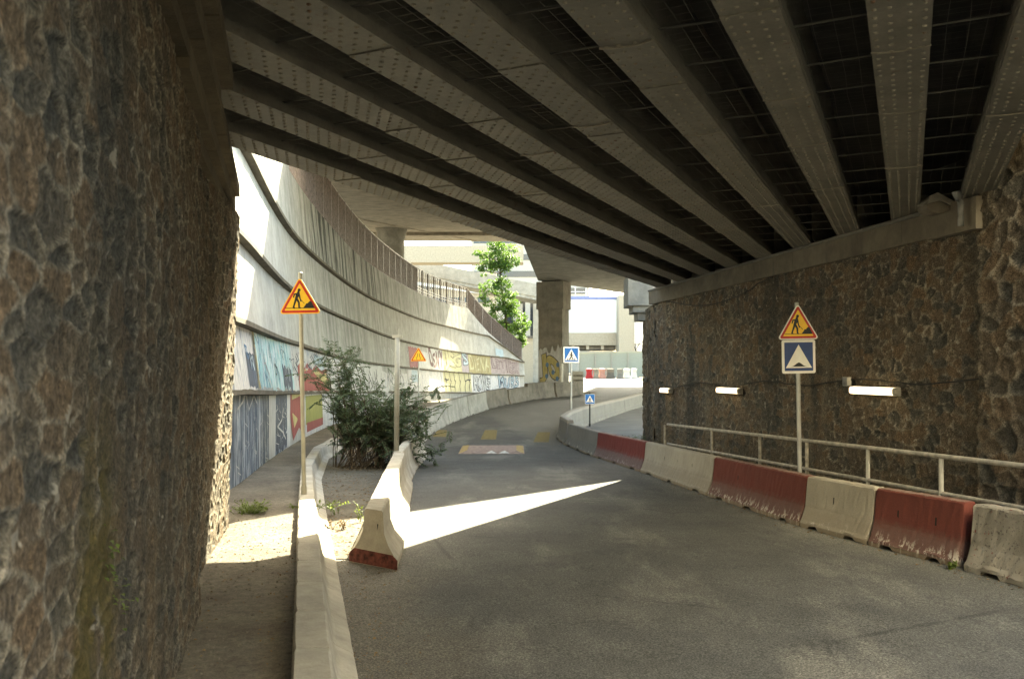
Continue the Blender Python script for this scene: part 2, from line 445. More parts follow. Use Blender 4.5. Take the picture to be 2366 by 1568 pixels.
# ---------------------------------------------------------------- noise helpers (numpy)
def hash2(ix, iy, k=0):
    h = (ix.astype(np.int64)*374761393 + iy.astype(np.int64)*668265263 + k*974711) & 0x7fffffff
    h = ((h ^ (h >> 13)) * 1274126177) & 0x7fffffff
    h = h ^ (h >> 16)
    return (h & 0xffff) / 65535.0
def vnoise(x, y, k=0):
    ix = np.floor(x); iy = np.floor(y); fx = x-ix; fy = y-iy
    fx = fx*fx*(3-2*fx); fy = fy*fy*(3-2*fy)
    a = hash2(ix, iy, k); b = hash2(ix+1, iy, k); c = hash2(ix, iy+1, k); d = hash2(ix+1, iy+1, k)
    return (a*(1-fx)+b*fx)*(1-fy) + (c*(1-fx)+d*fx)*fy
def fbm(x, y, o=4, k=0):
    s = 0; a = 0.5
    for i in range(o): s = s + a*(vnoise(x, y, k+i)-0.5)*2; x = x*2.03; y = y*2.03; a *= 0.5
    return s
def sst(a, b, x):
    t = np.clip((x-a)/(b-a), 0, 1); return t*t*(3-2*t)
def rubble_cells(u, v, cw, ch, k=0):
    u = u + 0.10*fbm(u*2.2, v*2.2, 3, k+50); v = v + 0.08*fbm(u*2.4+9, v*2.4, 3, k+60)
    x = u/cw; y = v/ch
    ix = np.floor(x); iy = np.floor(y)
    f1 = np.full(x.shape, 9.0); f2 = np.full(x.shape, 9.0); idn = np.zeros(x.shape)
    for dx in (-2,-1,0,1,2):
        for dy in (-2,-1,0,1,2):
            cx = ix+dx; cy = iy+dy
            px = cx + 0.5 + (hash2(cx, cy, k)-0.5)*0.95; py = cy + 0.5 + (hash2(cx, cy, k+1)-0.5)*0.95
            d = np.hypot(x-px, y-py) * (0.85+0.4*hash2(cx, cy, k+2))
            h = hash2(cx, cy, k+3)
            closer = d < f1
            f2 = np.where(closer, f1, np.minimum(f2, d)); idn = np.where(closer, h, idn); f1 = np.where(closer, d, f1)
    return f1, f2, idn

def rubble_sheet(name, plan, z0, z1, du, dv, cw, ch, amp, mat, seed, parent=None, offs=None, moss=None, side=1, lean=None):
    """plan: list of (x, y) along the wall; the face looks to the right of the direction of travel when side = 1"""
    P = np.array(plan, float); seg = np.hypot(*(P[1:]-P[:-1]).T); L = np.concatenate([[0], np.cumsum(seg)])
    nu = int(L[-1]/du)+1; nv = int((z1-z0)/dv)+1
    u = np.linspace(0, L[-1], nu); v = np.linspace(z0, z1, nv)
    X = np.interp(u, L, P[:,0]); Y = np.interp(u, L, P[:,1])
    tx = np.gradient(X, u); ty = np.gradient(Y, u)
    ker = np.ones(9)/9
    tx = np.convolve(np.pad(tx, 4, 'edge'), ker, 'valid'); ty = np.convolve(np.pad(ty, 4, 'edge'), ker, 'valid')
    ln = np.hypot(tx, ty); nx = ty/ln*side; ny = -tx/ln*side
    U, V = np.meshgrid(u, v, indexing='ij')
    f1, f2, idn = rubble_cells(U, V, cw, ch, seed)
    e = f2-f1
    st = sst(0.05, 0.22, e)
    d = amp*((idn-0.5)*1.1)*st - amp*0.35*sst(0.0, 0.45, e)*st
    d = d + amp*0.30*fbm(U*6, V*6, 3, seed+7) + amp*0.5*fbm(U*1.1, V*1.1, 2, seed+17) + amp*0.42*fbm(U*21, V*21, 2, seed+27)
    pit = sst(0.62, 0.8, vnoise(U*11+3, V*11, seed+91)); d = d - amp*0.55*pit*st
    d = d + (1-st)*amp*0.25
    if offs is not None: d = d + offs(np.interp(u, L, P[:,1]))[:,None]
    if lean is not None: d = d + lean(np.interp(u, L, P[:,1])[:,None], V)
    PX = X[:,None] + nx[:,None]*d; PY = Y[:,None] + ny[:,None]*d
    co = np.stack([PX, PY, V], -1).reshape(-1, 3)
    idx = np.arange(nu*nv).reshape(nu, nv)
    if side == 1: quads = np.stack([idx[:-1,:-1], idx[1:,:-1], idx[1:,1:], idx[:-1,1:]], -1)
    else: quads = np.stack([idx[:-1,:-1], idx[:-1,1:], idx[1:,1:], idx[1:,:-1]], -1)
    quads = quads.reshape(-1, 4)
    me = bpy.data.meshes.new(name)
    me.vertices.add(len(co)); me.vertices.foreach_set('co', co.ravel())
    me.loops.add(quads.size); me.loops.foreach_set('vertex_index', quads.ravel().astype(np.int32))
    me.polygons.add(len(quads)); me.polygons.foreach_set('loop_start', np.arange(0, quads.size, 4, dtype=np.int32))
    me.polygons.foreach_set('loop_total', np.full(len(quads), 4, np.int32))
    me.update(calc_edges=True); me.validate()
    me.polygons.foreach_set('use_smooth', [True]*len(me.polygons))
    mort = (1-sst(0.04, 0.17, e + 0.05*fbm(U*16, V*16, 3, seed+41)))
    mort = mort*np.clip(0.55+0.9*fbm(U*0.9, V*0.9, 3, seed+33)+0.35, 0, 1)
    ms = moss(U, V, np.interp(u, L, P[:,1])[:,None]+0*V) if moss else np.zeros_like(U)
    for nm, arr in (('mortar', mort), ('tone', idn), ('moss', ms)):
        at = me.attributes.new(nm, 'FLOAT', 'POINT'); at.data.foreach_set('value', arr.ravel().astype(np.float32))
    me.materials.append(M[mat])
    o = bpy.data.objects.new(name, me); COL.objects.link(o)
    if parent is not None: adopt(o, parent)
    return o

# ---------------------------------------------------------------- ground heights
def zroad(x, y):
    """road level: falls gently ahead of the camera, then climbs to the right far away"""
    b = -0.021*min(max(y, 0.0), 28.0)
    if y > 28:
        r = float(np.interp(y, [28, 35, 48, 65, 90, 125, 160], [0, 0.14, 0.44, 1.05, 1.5, 2.0, 2.3]))
        xc = float(np.interp(y, [28, 38, 50, 58, 64, 90], [-5.0, -3.6, -1.6, 0.9, 6.0, 8.0]))
        t = min(max((x - (xc-1.5))/1.2, 0), 1); r *= t*t*(3-2*t)
        b += r
    return b
def sheet(name, xs, ys, dz, mat, kind='structure', clip=None, skirt=0.0):
    mb = MB(); nx, ny = len(xs), len(ys)
    f = clip or (lambda x, y: x)
    V = [(f(x, y), y, zroad(f(x, y), y)+dz) for y in ys for x in xs]
    F = [(j*nx+i, j*nx+i+1, (j+1)*nx+i+1, (j+1)*nx+i) for j in range(ny-1) for i in range(nx-1)]
    mb.add(V, F)
    return tag(mb.build(name, mat, smooth=True), kind=kind)
# kerb line (right foot of the low kerb blocks), road-side foot of the right barriers
def xkerb(y):
    return float(np.interp(y, [-12, 15, 20, 26, 34, 42], [3.3, 0.40-0.2415*15, -4.4, -5.5, -6.1, -5.2]))
def xbarrier(y): return float(np.interp(y, [-12, 8.15, 9.1, 10.2, 11.7, 13.3, 17.07, 22, 26.9, 30.9], [9.2, 5.60, 5.39, 5.22, 4.78, 4.39, 3.84, 3.25, 2.52, 1.87]))
def xrwall(y): return 9.0 - 0.168*y
def xlwall(y): return float(np.interp(y, [-12, 5.68, 9.5, 11.9], [2.1, -2.36, -3.36, -3.90]))

gx = [-400,-150,-60,-30,-20,-15,-10,-6,-3,0,3,6,9,12,16,22,30,60,150,400]
gy = [-400,-150,-60,-30,-15,-8,-4] + list(range(0,66,2)) + list(range(68,130,4)) + [140,160,200,300,600,1200]
sheet('ground', gx, gy, -0.05, 'dirt')
yy = [-30,-20,-12] + [q*1.0 for q in range(-8,66)] + [q*2.0 for q in range(33,70)]
rx = list(np.linspace(0, 1, 24))
def road_clip(t, y):
    l = xkerb(y) - 0.05 if y < 42 else -5.2
    r = xbarrier(y) + 0.35 if y < 31 else float(np.interp(y, [31, 33, 60, 140], [2.3, 12, 24, 40]))
    return l + (r-l)*t
sheet('road', rx, yy, 0.0, 'asphalt', clip=road_clip)
# dirt pavement on the left between kerb and stone wall, raised
def pav_clip(t, y):
    r = xkerb(y) - 0.42; l = (xlwall(y) - 0.3) if y < 11.5 else float(np.interp(y, [11.5, 13, 17.4, 26.7, 36, 45], [-5.0, -5.4, -6.2, -7.8, -8.6, -9.4]))
    return l + (r-l)*t
sheet('pavement', list(np.linspace(0,1,8)), [q*0.5 for q in range(-16, 84)], 0.2, 'dirt', clip=pav_clip)
# planted verge between kerb blocks and the end barrier
def ver_clip(t, y):
    l = xkerb(y) - 0.02; r = float(np.interp(y, [11, 18.6, 26, 36], [-1.62, -2.5, -3.0, -3.4]))
    return l + (r-l)*t
sheet('verge', list(np.linspace(0,1,6)), [10.7+q*0.6 for q in range(0, 44)], 0.012, 'dirt', clip=ver_clip)
# footway along the right wall, with its edge
mb = MB()
ys = [q*1.0 for q in range(-8, 32)]
for y0, y1 in zip(ys[:-1], ys[1:]):
    P = []
    for y in (y0, y1):
        P += [(xbarrier(y)+0.62, y, zroad(0, y)-0.1), (xbarrier(y)+0.62, y, zroad(0, y)+0.2), (xrwall(y)+0.35, y, zroad(0, y)+0.2)]
    mb.add(P, [(0,1,4,3), (1,2,5,4)])
tag(mb.build('walkway', 'pavement_grey'), kind='structure')
# paved island beyond the end of the right barriers
mb = MB(); mb.add([(2.45,31.2,-0.44),(3.9,29.4,-0.46),(5.2,28.6,-0.46),(12.5,47,0.05),(8.6,53.2,0.1),(6.0,46.5,-0.02),(3.3,40.6,-0.26),(2.9,37,-0.36)], [tuple(range(8))])
mb.add([(2.45,31.2,-0.44),(2.9,37,-0.36),(3.3,40.6,-0.26),(2.45,31.2,-0.7),(2.9,37,-0.6),(3.3,40.6,-0.5)], [(0,1,4,3),(1,2,5,4)])
tag(mb.build('traffic_island', 'pavement_grey'), kind='structure')

# yellow lane dashes and white scraps on the asphalt
def mark(poly, mat='yellow_marking', dz=0.006):
    mb = MB(); mb.add([(x, y, zroad(x, y)+dz) for x, y in poly], [tuple(range(len(poly)))])
    tag(mb.build('road_marking', mat), kind='structure')
for px0, px1, py0, py1 in ((1110,1146,1021,1002), (1232,1268,1026,1006), (1000,1030,1016,1002)):
    z0 = 2.69*2000/(py0-857); z1 = 2.67*2000/(py1-857)
    mark([((px0-1183)/2000*z0, z0), ((px1-1183)/2000*z0, z0), ((px1-1180)/2000*z1, z1), ((px0-1172)/2000*z1, z1)])

rr_ = random.Random(6)
for q in range(9):
    x = 1.25+0.9*rr_.random(); y = 15.9+0.9*rr_.random(); L = 0.1+0.3*rr_.random(); a = rr_.uniform(-0.5, 0.3)
    mark([(x, y), (x+L, y+a*0.3), (x+L*0.9, y+a*0.3+0.07), (x+0.03, y+0.05)], 'faded_paint', 0.005+0.0003*q)

# ---------------------------------------------------------------- left stone wall
lw = thing('stone_abutment_wall', 'rough rubble stone wall filling the left side with moss stains', 'wall', (-2.4, 5, 0))
def left_off(y): return 0.15*(1-sst(7.28, 7.34, y))
def left_moss(u, v, y):
    a = np.exp(-(((y-3.35)/0.35)**2 + ((v-1.15)/0.75)**2))*1.6 + np.exp(-(((y-3.15)/0.2)**2+((v-0.5)/0.6)**2))
    b = np.exp(-(((y-4.0)/0.25)**2+((v+0.0)/0.25)**2))*1.4
    return np.clip((a+b)*(0.55+1.2*fbm(u*6, v*3, 4, 77)), 0, 1)
plan = [(xlwall(y)-0.0, y) for y in np.linspace(0.8, 11.9, 60)]
rubble_sheet('rubble_face', plan, -0.35, 4.22, 0.0155, 0.0125, 0.27, 0.13, 0.017, 'rubble_stone', 3, lw, left_off, left_moss, 1, lambda y, v: 0.15*sst(8.5, 11.5, y)*np.clip(v/4.2, 0, 1.1))
mb = MB()
mb.prism([(2.1,-12),(xlwall(0.85),0.85),(xlwall(11.9)-0.10,11.88),(-6.2,11.86),(-6,-12)], -0.4, 4.2)
mb.build('wall_core', 'concrete_dark', lw)
# end return of the wall
rubble_sheet('end_face', [(xlwall(11.9), 11.9), (-6.2, 12.05)], -0.35, 4.22, 0.03, 0.03, 0.36, 0.3, 0.04, 'rubble_stone', 9, lw)
# stepped bearing ledge above it, in blocks
y = -6.0; k = 0
while y < 11.0:
    ln = 1.25 + 0.5*((k*37) % 10)/10; y1 = min(y+ln, 11.85)
    if y1 > 9.9: y1 = 11.85
    mb = MB()
    drop = (0.0, 0.03, -0.02, 0.05, 0.01)[k % 5]
    sq_ = 0.58 if y1 > 11 else 1.0
    for (z0, z1, pr) in ((4.18-drop, 4.32, 0.08), (4.32, 4.48, 0.18), (4.48, 4.62, 0.28)):
        a0, a1 = xlwall(y+0.01)+left_off(y+0.01), xlwall(y1-0.012)+left_off(y+0.01)
        mb.prism([(a0-0.6, y+0.008), (a0+pr, y+0.01), (a1+pr*sq_, y1-0.012), (a1-0.6, y1-0.010)], z0+0.002, z1)
    mb.build('ledge_block', 'ledge_stone', lw)
    y = y1; k += 1
mb = MB(); mb.prism([(xlwall(-12)-0.62,-12), (xlwall(0.85)-0.62,0.85), (xlwall(10.9)-0.5,10.9), (xlwall(10.9)-2,10.9), (-2,-12)], 4.2, 5.62)
mb.build('backwall', 'concrete_dark', lw)
# ---------------------------------------------------------------- right stone wall
rw = thing('rubble_retaining_wall', 'dark brown rubble stone wall behind the handrail with tube lamps', 'wall', (6.5, 18, 0))
plan = [(xrwall(y), y) for y in np.linspace(27.0, 8.0, 60)]
def right_moss(u, v, y): return np.clip(np.exp(-((v+0.3)/0.5)**2)*0.5*(0.5+fbm(u*3, v*3, 3, 5)), 0, 1)
rubble_sheet('rubble_face', plan, -0.9, 4.2, 0.034, 0.030, 0.24, 0.18, 0.026, 'rubble_stone_far', 21, rw, None, right_moss)
rubble_sheet('return_face', [(4.62, 30.6), (4.46, 27.0)], -0.9, 4.2, 0.05, 0.045, 0.32, 0.26, 0.06, 'rubble_stone_far', 25, rw)
mb = MB(); mb.prism([(xrwall(-10), -10), (9.8, -10.0), (16, -10), (16, 30.5), (4.72, 30.5), (4.56, 27.05), (xrwall(8.05)+0.1, 8.05), (xrwall(7.9), 7.9)], -0.9, 4.2)
mb.build('wall_core', 'concrete_dark', rw)
# concrete bearing band under the girder ends, with thin plates
mb = MB(); r0, r1 = 12.6, 27.4
for i in range(8):
    a, b = r0+(r1-r0)*i/8, r0+(r1-r0)*(i+1)/8
    mb.prism([(xrwall(a)-0.07, a+0.006), (xrwall(b)-0.07, b-0.006), (xrwall(b)+1.2, b-0.006), (xrwall(a)+1.2, a+0.006)], 4.2, 4.6)
mb.build('bearing_band', 'ledge_concrete', rw)
mb = MB(); mb.prism([(xrwall(r0)-0.10, r0), (xrwall(r1)-0.10, r1), (xrwall(r1)+0.6, r1), (xrwall(r0)+0.6, r0)], 4.602, 4.655)
mb.build('bearing_plate', 'girder_steel', rw)
mb = MB(); mb.prism([(xrwall(-10)+0.75,-10), (xrwall(27.6)+0.75,27.6), (xrwall(27.6)+2,27.6), (xrwall(-10)+2,-10)], 4.61, 5.62)
mb.build('backwall', 'concrete_dark', rw)
mb = MB(); mb.prism([(xrwall(12.5)-0.20,12.5), (xrwall(13.62)-0.20,13.62), (xrwall(13.62)-0.075,13.62), (xrwall(12.5)-0.075,12.5)], 4.16, 4.63)
mb.build('bearing_block', 'ledge_concrete', rw)
rubble_sheet('corner_pilaster', [(xrwall(12.56)+0.5, 12.62), (xrwall(12.56)-0.13, 12.58), (xrwall(11.0)-0.11, 11.0), (xrwall(9.0)-0.09, 9.0)], -0.6, 5.6, 0.035, 0.035, 0.32, 0.26, 0.04, 'rubble_stone_far', 31, rw)
# carved corbel on the far corner
mb = MB()
mb.prism([(3.98,29.6),(4.9,29.6),(4.9,31.2),(4.02,31.2)], 4.35, 5.35)
mb.prism([(4.16,29.7),(4.9,29.7),(4.9,31.1),(4.2,31.1)], 4.12, 4.348)
mb.prism([(4.34,29.8),(4.9,29.8),(4.9,31.0),(4.37,31.0)], 3.85, 4.118)
mb.build('corner_corbel', 'concrete', rw)

# ---------------------------------------------------------------- girder bridge
US = 0.4585                                     # girders run towards (0.4585, 1)
GD = Vector((US, 1, 0)).normalized(); GN = Vector((GD.y, -GD.x, 0))
br = thing('girder_bridge', 'low dark steel girder bridge with riveted flanges spanning over the road', 'bridge', (0, 10, 4.67))
ZB = 4.67
def gpt(u, y, off=0.0): return Vector((u + US*y, y, 0)) + GN*off
FW = 0.43
def rivet(mb, c, r=0.019, h=0.015):
    V = []; F = []
    for (rr, zz) in ((r, 0.0), (r*0.8, -h*0.65)):
        for k in range(6): V.append((c.x+rr*math.cos(k*math.pi/3), c.y+rr*math.sin(k*math.pi/3), c.z+zz))
    V.append((c.x, c.y, c.z-h))
    for k in range(6): F.append((k, 6+k, 6+(k+1) % 6, (k+1) % 6)); F.append((6+k, 12, 6+(k+1) % 6))
    mb.add(V, F, 1)
for gi in range(9):
    u = -7.755 + 1.065*gi + 0.235               # centre line of this girder
    yl = (-0.95-u)/0.6985 - 0.10; yr = (9.35-u)/0.6265
    A = gpt(u, yl); B = gpt(u, yr); Lg = (B-A).length
    web = MB(); web.bar(A+Vector((0,0,ZB+0.49)), B+Vector((0,0,ZB+0.49)), 0.24, 0.78)
    g = web.build('girder', 'girder_steel', br)
    fl = MB()
    fl.bar(A+Vector((0,0,ZB+0.05)), B+Vector((0,0,ZB+0.05)), FW, 0.10)
    # cover plates, longer to shorter, each one proud of the last
    for lay, (t0, t1) in enumerate(((0.13+0.02*(gi % 3), 0.86), (0.24, 0.75-0.02*(gi % 2)), (0.36, 0.62))):
        p = A.lerp(B, t0); q = A.lerp(B, t1)
        fl.bar(p+Vector((0,0,ZB-0.007-0.014*lay)), q+Vector((0,0,ZB-0.007-0.014*lay)), FW-0.012, 0.013)
    sp = 0.15 if gi > 4 else 0.19; nrow = int(Lg/sp)
    for i in range(1, nrow):
        t = i*sp/Lg; P = A + GD*(i*sp)
        if P.y < 1.5: continue
        z = ZB
        for lay, (t0, t1) in enumerate(((0.13+0.02*(gi % 3), 0.86), (0.24, 0.75-0.02*(gi % 2)), (0.36, 0.62))):
            if t0 < t < t1: z = ZB-0.0135-0.014*lay
        rows_ = (-0.165, -0.065, 0.065, 0.165) if gi > 4 else (-0.18, -0.108, -0.036, 0.036, 0.108, 0.18)
        for ri, o in enumerate(rows_):
            rivet(fl, P + GN*o + GD*(0.095*(ri % 2) if gi <= 4 else 0) + Vector((0,0,z)))
    fl.build('bottom_flange', ['girder_steel', 'rivet_steel'], g)
    # plate joints: a thin strap across the flange
    for tj in (0.3, 0.45, 0.55, 0.69):
        st = MB(); P = A.lerp(B, tj + 0.012*((gi*7) % 5))
        if P.y < 2: continue
        for q in range(4):
            o0 = -FW/2+FW*q/4; o1 = o0+FW/4; f = lambda o: 0.05*(1-(o/(FW/2))**2)
            st.bar(P+GN*o0+GD*f(o0)+Vector((0,0,ZB-0.043)), P+GN*o1+GD*f(o1)+Vector((0,0,ZB-0.043)), 0.022, 0.012)
        st.build('joint_strap', 'rivet_steel', g)
# deck above the girders
def uline(u, far): return gpt(u, (-0.5-u)/0.6985 - 1.6) if not far else gpt(u, (9.35-u)/0.6265 + 1.2)
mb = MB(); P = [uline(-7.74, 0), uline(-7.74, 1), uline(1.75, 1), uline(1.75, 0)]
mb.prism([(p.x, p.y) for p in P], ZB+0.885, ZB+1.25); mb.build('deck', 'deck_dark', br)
mb = MB(); P = [uline(-7.86, 0), uline(-7.86, 1), uline(-7.58, 1), uline(-7.58, 0)]
mb.prism([(p.x, p.y) for p in P], ZB+1.252, ZB+2.2); mb.build('parapet', 'concrete', br)
mb = MB(); P = [uline(1.55, 0), uline(1.55, 1), uline(1.8, 1), uline(1.8, 0)]
mb.prism([(p.x, p.y) for p in P], ZB+1.252, ZB+2.2); mb.build('parapet', 'concrete', br)
# unseen slab added over the left abutment to shape the sun patch edge
mb = MB(); mb.prism([(0.2,17.5),(0.26,17.86),(-0.26,17.0),(-0.53,16.9),(-1.0,16.0),(-1.3,15.6),(-1.74,15.55),(-2.17,15.1),(-2.75,14.3),(-3.3,13.45),(-3.9,12.9),(-4.3,9.0),(-4.0,8.25)], ZB+0.83, ZB+1.15); mb.build('added_shade_slab', 'concrete_dark', br)
# wire netting strung between the girders
for gi in range(8):
    u = -7.755 + 1.065*gi + 0.235 + 0.5325
    yl = (-0.95-u)/0.6985 + 0.3; yr = (9.2-u)/0.6265; yl = max(yl, 1.5)
    if yr - yl < 1: continue
    nt = MB(); zz = ZB+0.17; hw = 0.42; rr_ = random.Random(gi)
    for k in range(7):
        o = -hw + 2*hw*k/6
        pts = [gpt(u, yl+(yr-yl)*i/26, o+0.012*rr_.uniform(-1,1)) + Vector((0,0,zz-0.02*rr_.random())) for i in range(27)]
        for a, b in zip(pts[:-1], pts[1:]):
            w = GN*0.0022
            nt.add([a-w, a+w, b+w, b-w], [(0,1,2,3)])
    L = (gpt(u, yr)-gpt(u, yl)).length; n = int(L/0.13)
    for i in range(n):
        c = gpt(u, yl) + GD*(i*0.13) + Vector((0,0,zz-0.004-0.018*rr_.random())); w = GD*0.0022; a = c - GN*hw + GD*0.02*rr_.uniform(-1,1); b = c + GN*hw
        nt.add([a-w, b-w, b+w, a+w], [(0,1,2,3)])
    for i in range(int(L/0.9)):
        c = gpt(u, yl) + GD*(i*0.9+0.3+0.1*rr_.random()) + Vector((0,0,zz-0.03)); nt.bar(c-GN*hw, c+GN*hw+GD*0.04*rr_.uniform(-1,1), 0.013, 0.013)
    nt.build('wire_netting', 'net_wire', br)

# ---------------------------------------------------------------- curved concrete wall
# stations along the wall: key, x, y and heights of top, grooves and base
KS = np.array([440, 500, 553, 600, 650, 683, 734, 766, 799, 821, 860, 907, 945, 980, 1010, 1041, 1080, 1127, 1170, 1210.0])
YS = np.array([10.8, 13.5, 17.4, 21.3, 26.7, 30.4, 36, 40, 45, 48.5, 55, 63, 70, 77, 82, 87, 93, 99, 103, 105.5])
XK = np.array([-4.55, -4.95] + [(k-1183)/2000*y for k, y in zip(KS[2:], YS[2:])])
def K(vals): return np.interp(KS, [q[0] for q in vals], [q[1] for q in vals]) + 2.1
TOPZ = K([(440,6.65),(1041,6.65),(1080,6.75),(1127,4.45),(1170,2.75),(1210,1.15)])
G1 = K([(440,4.62),(907,4.6),(1041,4.45),(1127,4.06),(1210,3.5)])
G2 = K([(440,2.72),(821,2.72),(907,2.43),(980,2.27),(1127,1.78),(1210,1.5)])
G3 = K([(440,1.04),(683,1.0),(799,0.68),(922,0.39),(1127,-0.32),(1210,-0.5)])
G4 = K([(440,-0.3),(553,-0.36),(766,-0.9),(907,-1.45),(1127,-2.5),(1210,-2.6)])
BASE = K([(440,-2.4),(683,-2.75),(1210,-3.3)])
G1 = np.minimum(G1, TOPZ-0.02); G2 = np.minimum(G2, TOPZ-0.04); G3 = np.minimum(G3, TOPZ-0.06)
LEV = [TOPZ, G1, G2, G3, G4, BASE]
KF = np.linspace(440, 1210, 260)
def smooth_interp(k, arr): return np.interp(k, KS, arr)
XF = smooth_interp(KF, XK); YF = smooth_interp(KF, YS)
ker = np.ones(17)/17
XF = np.convolve(np.pad(XF, 8, 'reflect', reflect_type='odd'), ker, 'valid'); YF = np.convolve(np.pad(YF, 8, 'reflect', reflect_type='odd'), ker, 'valid')
TX = np.gradient(XF); TY = np.gradient(YF); LN = np.hypot(TX, TY); NX = TY/LN; NY = -TX/LN
SF = np.concatenate([[0], np.cumsum(np.hypot(np.diff(XF), np.diff(YF)))])
def plan_at(k): return np.array([np.interp(k, KF, XF), np.interp(k, KF, YF)]), np.array([np.interp(k, KF, NX), np.interp(k, KF, NY)])
OUT = 0.19
def surf(k, band, v, off=0.0):
    """point on the face of a band: v = 0 at its foot (leaning out), 1 at its top"""
    p, n = plan_at(k)
    zt = np.interp(k, KS, LEV[band]); zb = np.interp(k, KS, LEV[band+1])
    lean = OUT*(1-v) if band < 4 else 0.0
    if band == 0: lean = OUT*(1-v)
    q = p + n*(lean+off)
    return (float(q[0]), float(q[1]), float(zb+(zt-zb)*v))
cw = thing('curved_retaining_wall', 'tall curved pale concrete wall with dark grooves and graffiti low down', 'wall', (-6, 26, 0))
def band_mesh(band, k0, k1, mat, name):
    ks = [k for k in KF if k0 <= k <= k1]
    mb = MB()
    V = []; F = []
    vs = (1.0, 0.75, 0.5, 0.25, 0.0)
    for k in ks: V += [surf(k, band, v) for v in vs]
    m_ = len(vs)
    for i in range(len(ks)-1):
        for j in range(m_-1): F.append((i*m_+j, i*m_+j+1, (i+1)*m_+j+1, (i+1)*m_+j))
    mb.add(V, F); o = mb.build(name, mat, cw)
    at = o.data.attributes.new('along', 'FLOAT', 'POINT'); at.data.foreach_set('value', np.repeat(np.interp(ks, KF, SF), m_).astype(np.float32))
    return o
band_mesh(0, 440, 1210, 'concrete_stained', 'upper_panel'); band_mesh(1, 440, 1210, 'concrete_wall', 'middle_panel'); band_mesh(2, 440, 1210, 'concrete_wall', 'middle_panel')
band_mesh(3, 440, 1210, 'concrete_wall', 'lower_panel'); band_mesh(4, 440, 1210, 'concrete_wall', 'lower_panel')
for b in range(1, 5):       # underside of each overhanging band: groove shade put into a darker concrete tone
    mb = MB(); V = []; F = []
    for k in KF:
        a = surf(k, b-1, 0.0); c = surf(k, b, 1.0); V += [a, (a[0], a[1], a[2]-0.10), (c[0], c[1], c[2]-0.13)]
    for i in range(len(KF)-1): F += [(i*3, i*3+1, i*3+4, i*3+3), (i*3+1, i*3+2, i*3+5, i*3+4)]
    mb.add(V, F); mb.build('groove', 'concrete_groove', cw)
# top and back of the wall, then the solid parapet at its near end
mb = MB(); V = []; F = []
for k in KF:
    p, n = plan_at(k); z = float(np.interp(k, KS, TOPZ)); q = p - n*0.6
    V += [(p[0], p[1], z), (q[0], q[1], z), (q[0], q[1], -1.2)]
for i in range(len(KF)-1): F += [(i*3, i*3+3, i*3+4, i*3+1), (i*3+1, i*3+4, i*3+5, i*3+2)]
mb.add(V, F); mb.build('coping', 'concrete_wall', cw)
mb = MB(); V = []; F = []; kk = [k for k in KF if k <= 668]
for k in kk:
    p, n = plan_at(k); z = float(np.interp(k, KS, TOPZ)); q = p - n*0.3
    p = p + n*0.003
    V += [(p[0], p[1], z+0.002), (p[0], p[1], z+2.6), (q[0], q[1], z+2.6), (q[0], q[1], z+0.002)]
for i in range(len(kk)-1):
    for a in range(3): F.append((i*4+a, i*4+4+a, i*4+5+a, i*4+1+a))
n_ = (len(kk)-1)*4; F.append((n_, n_+1, n_+2, n_+3))
mb.add(V, F); mb.build('parapet', 'concrete_wall', cw)
# vertical joints between the cast panels
mb = MB()
for k in np.linspace(560, 1190, 26):
    for b in (0, 1, 2):
        if np.interp(k, KS, LEV[b]) - np.interp(k, KS, LEV[b+1]) < 0.3: continue
        a = surf(k, b, 0.97, 0.003); c = surf(k, b, 0.03, 0.003); d = surf(k+0.2, b, 0.03, 0.003); e = surf(k+0.2, b, 0.97, 0.003)
        mb.add([a, c, d, e], [(0,1,2,3)])
mb.build('panel_joints', 'concrete_dark', cw)

# painted patches and lettering on the wall
def patch(k0, k1, band, v0, v1, mat, off=0.006, jag=0.0, n=14, seed=0):
    r = random.Random(seed); mb = MB(); V = []; F = []
    for i in range(n+1):
        k = k0+(k1-k0)*i/n
        a = v0 + jag*r.uniform(-1, 1); b = v1 + jag*r.uniform(-1, 1)*0.6
        V += [surf(k, band, a+(b-a)*t, off) for t in (0, 0.33, 0.66, 1)]
    for i in range(n):
        for j in range(3): F.append((i*4+j, i*4+4+j, i*4+5+j, i*4+j+1))
    mb.add(V, F); return mb.build('graffiti', mat, cw)
def stroke(band, pts, w, mat, off=0.012, target=None):
    """ribbon through (k, v) points; w is its width in metres"""
    mb = MB(); P = [Vector(surf(k, band, v, off)) for k, v in pts]
    for i, (a, b) in enumerate(zip(P[:-1], P[1:])):
        t = (b-a)
        if t.length < 1e-5: continue
        _, n = plan_at((pts[i][0]+pts[i+1][0])/2); n3 = Vector((n[0], n[1], 0))
        s = t.normalized().cross(n3).normalized()*(w/2); e = t.normalized()*w*0.3; lift = n3*(0.0004*i)
        mb.add([a-e-s+lift, a-e+s+lift, b+e+s+lift, b+e-s+lift], [(0,1,2,3)])
    return mb.build('graffiti_line', mat, cw)
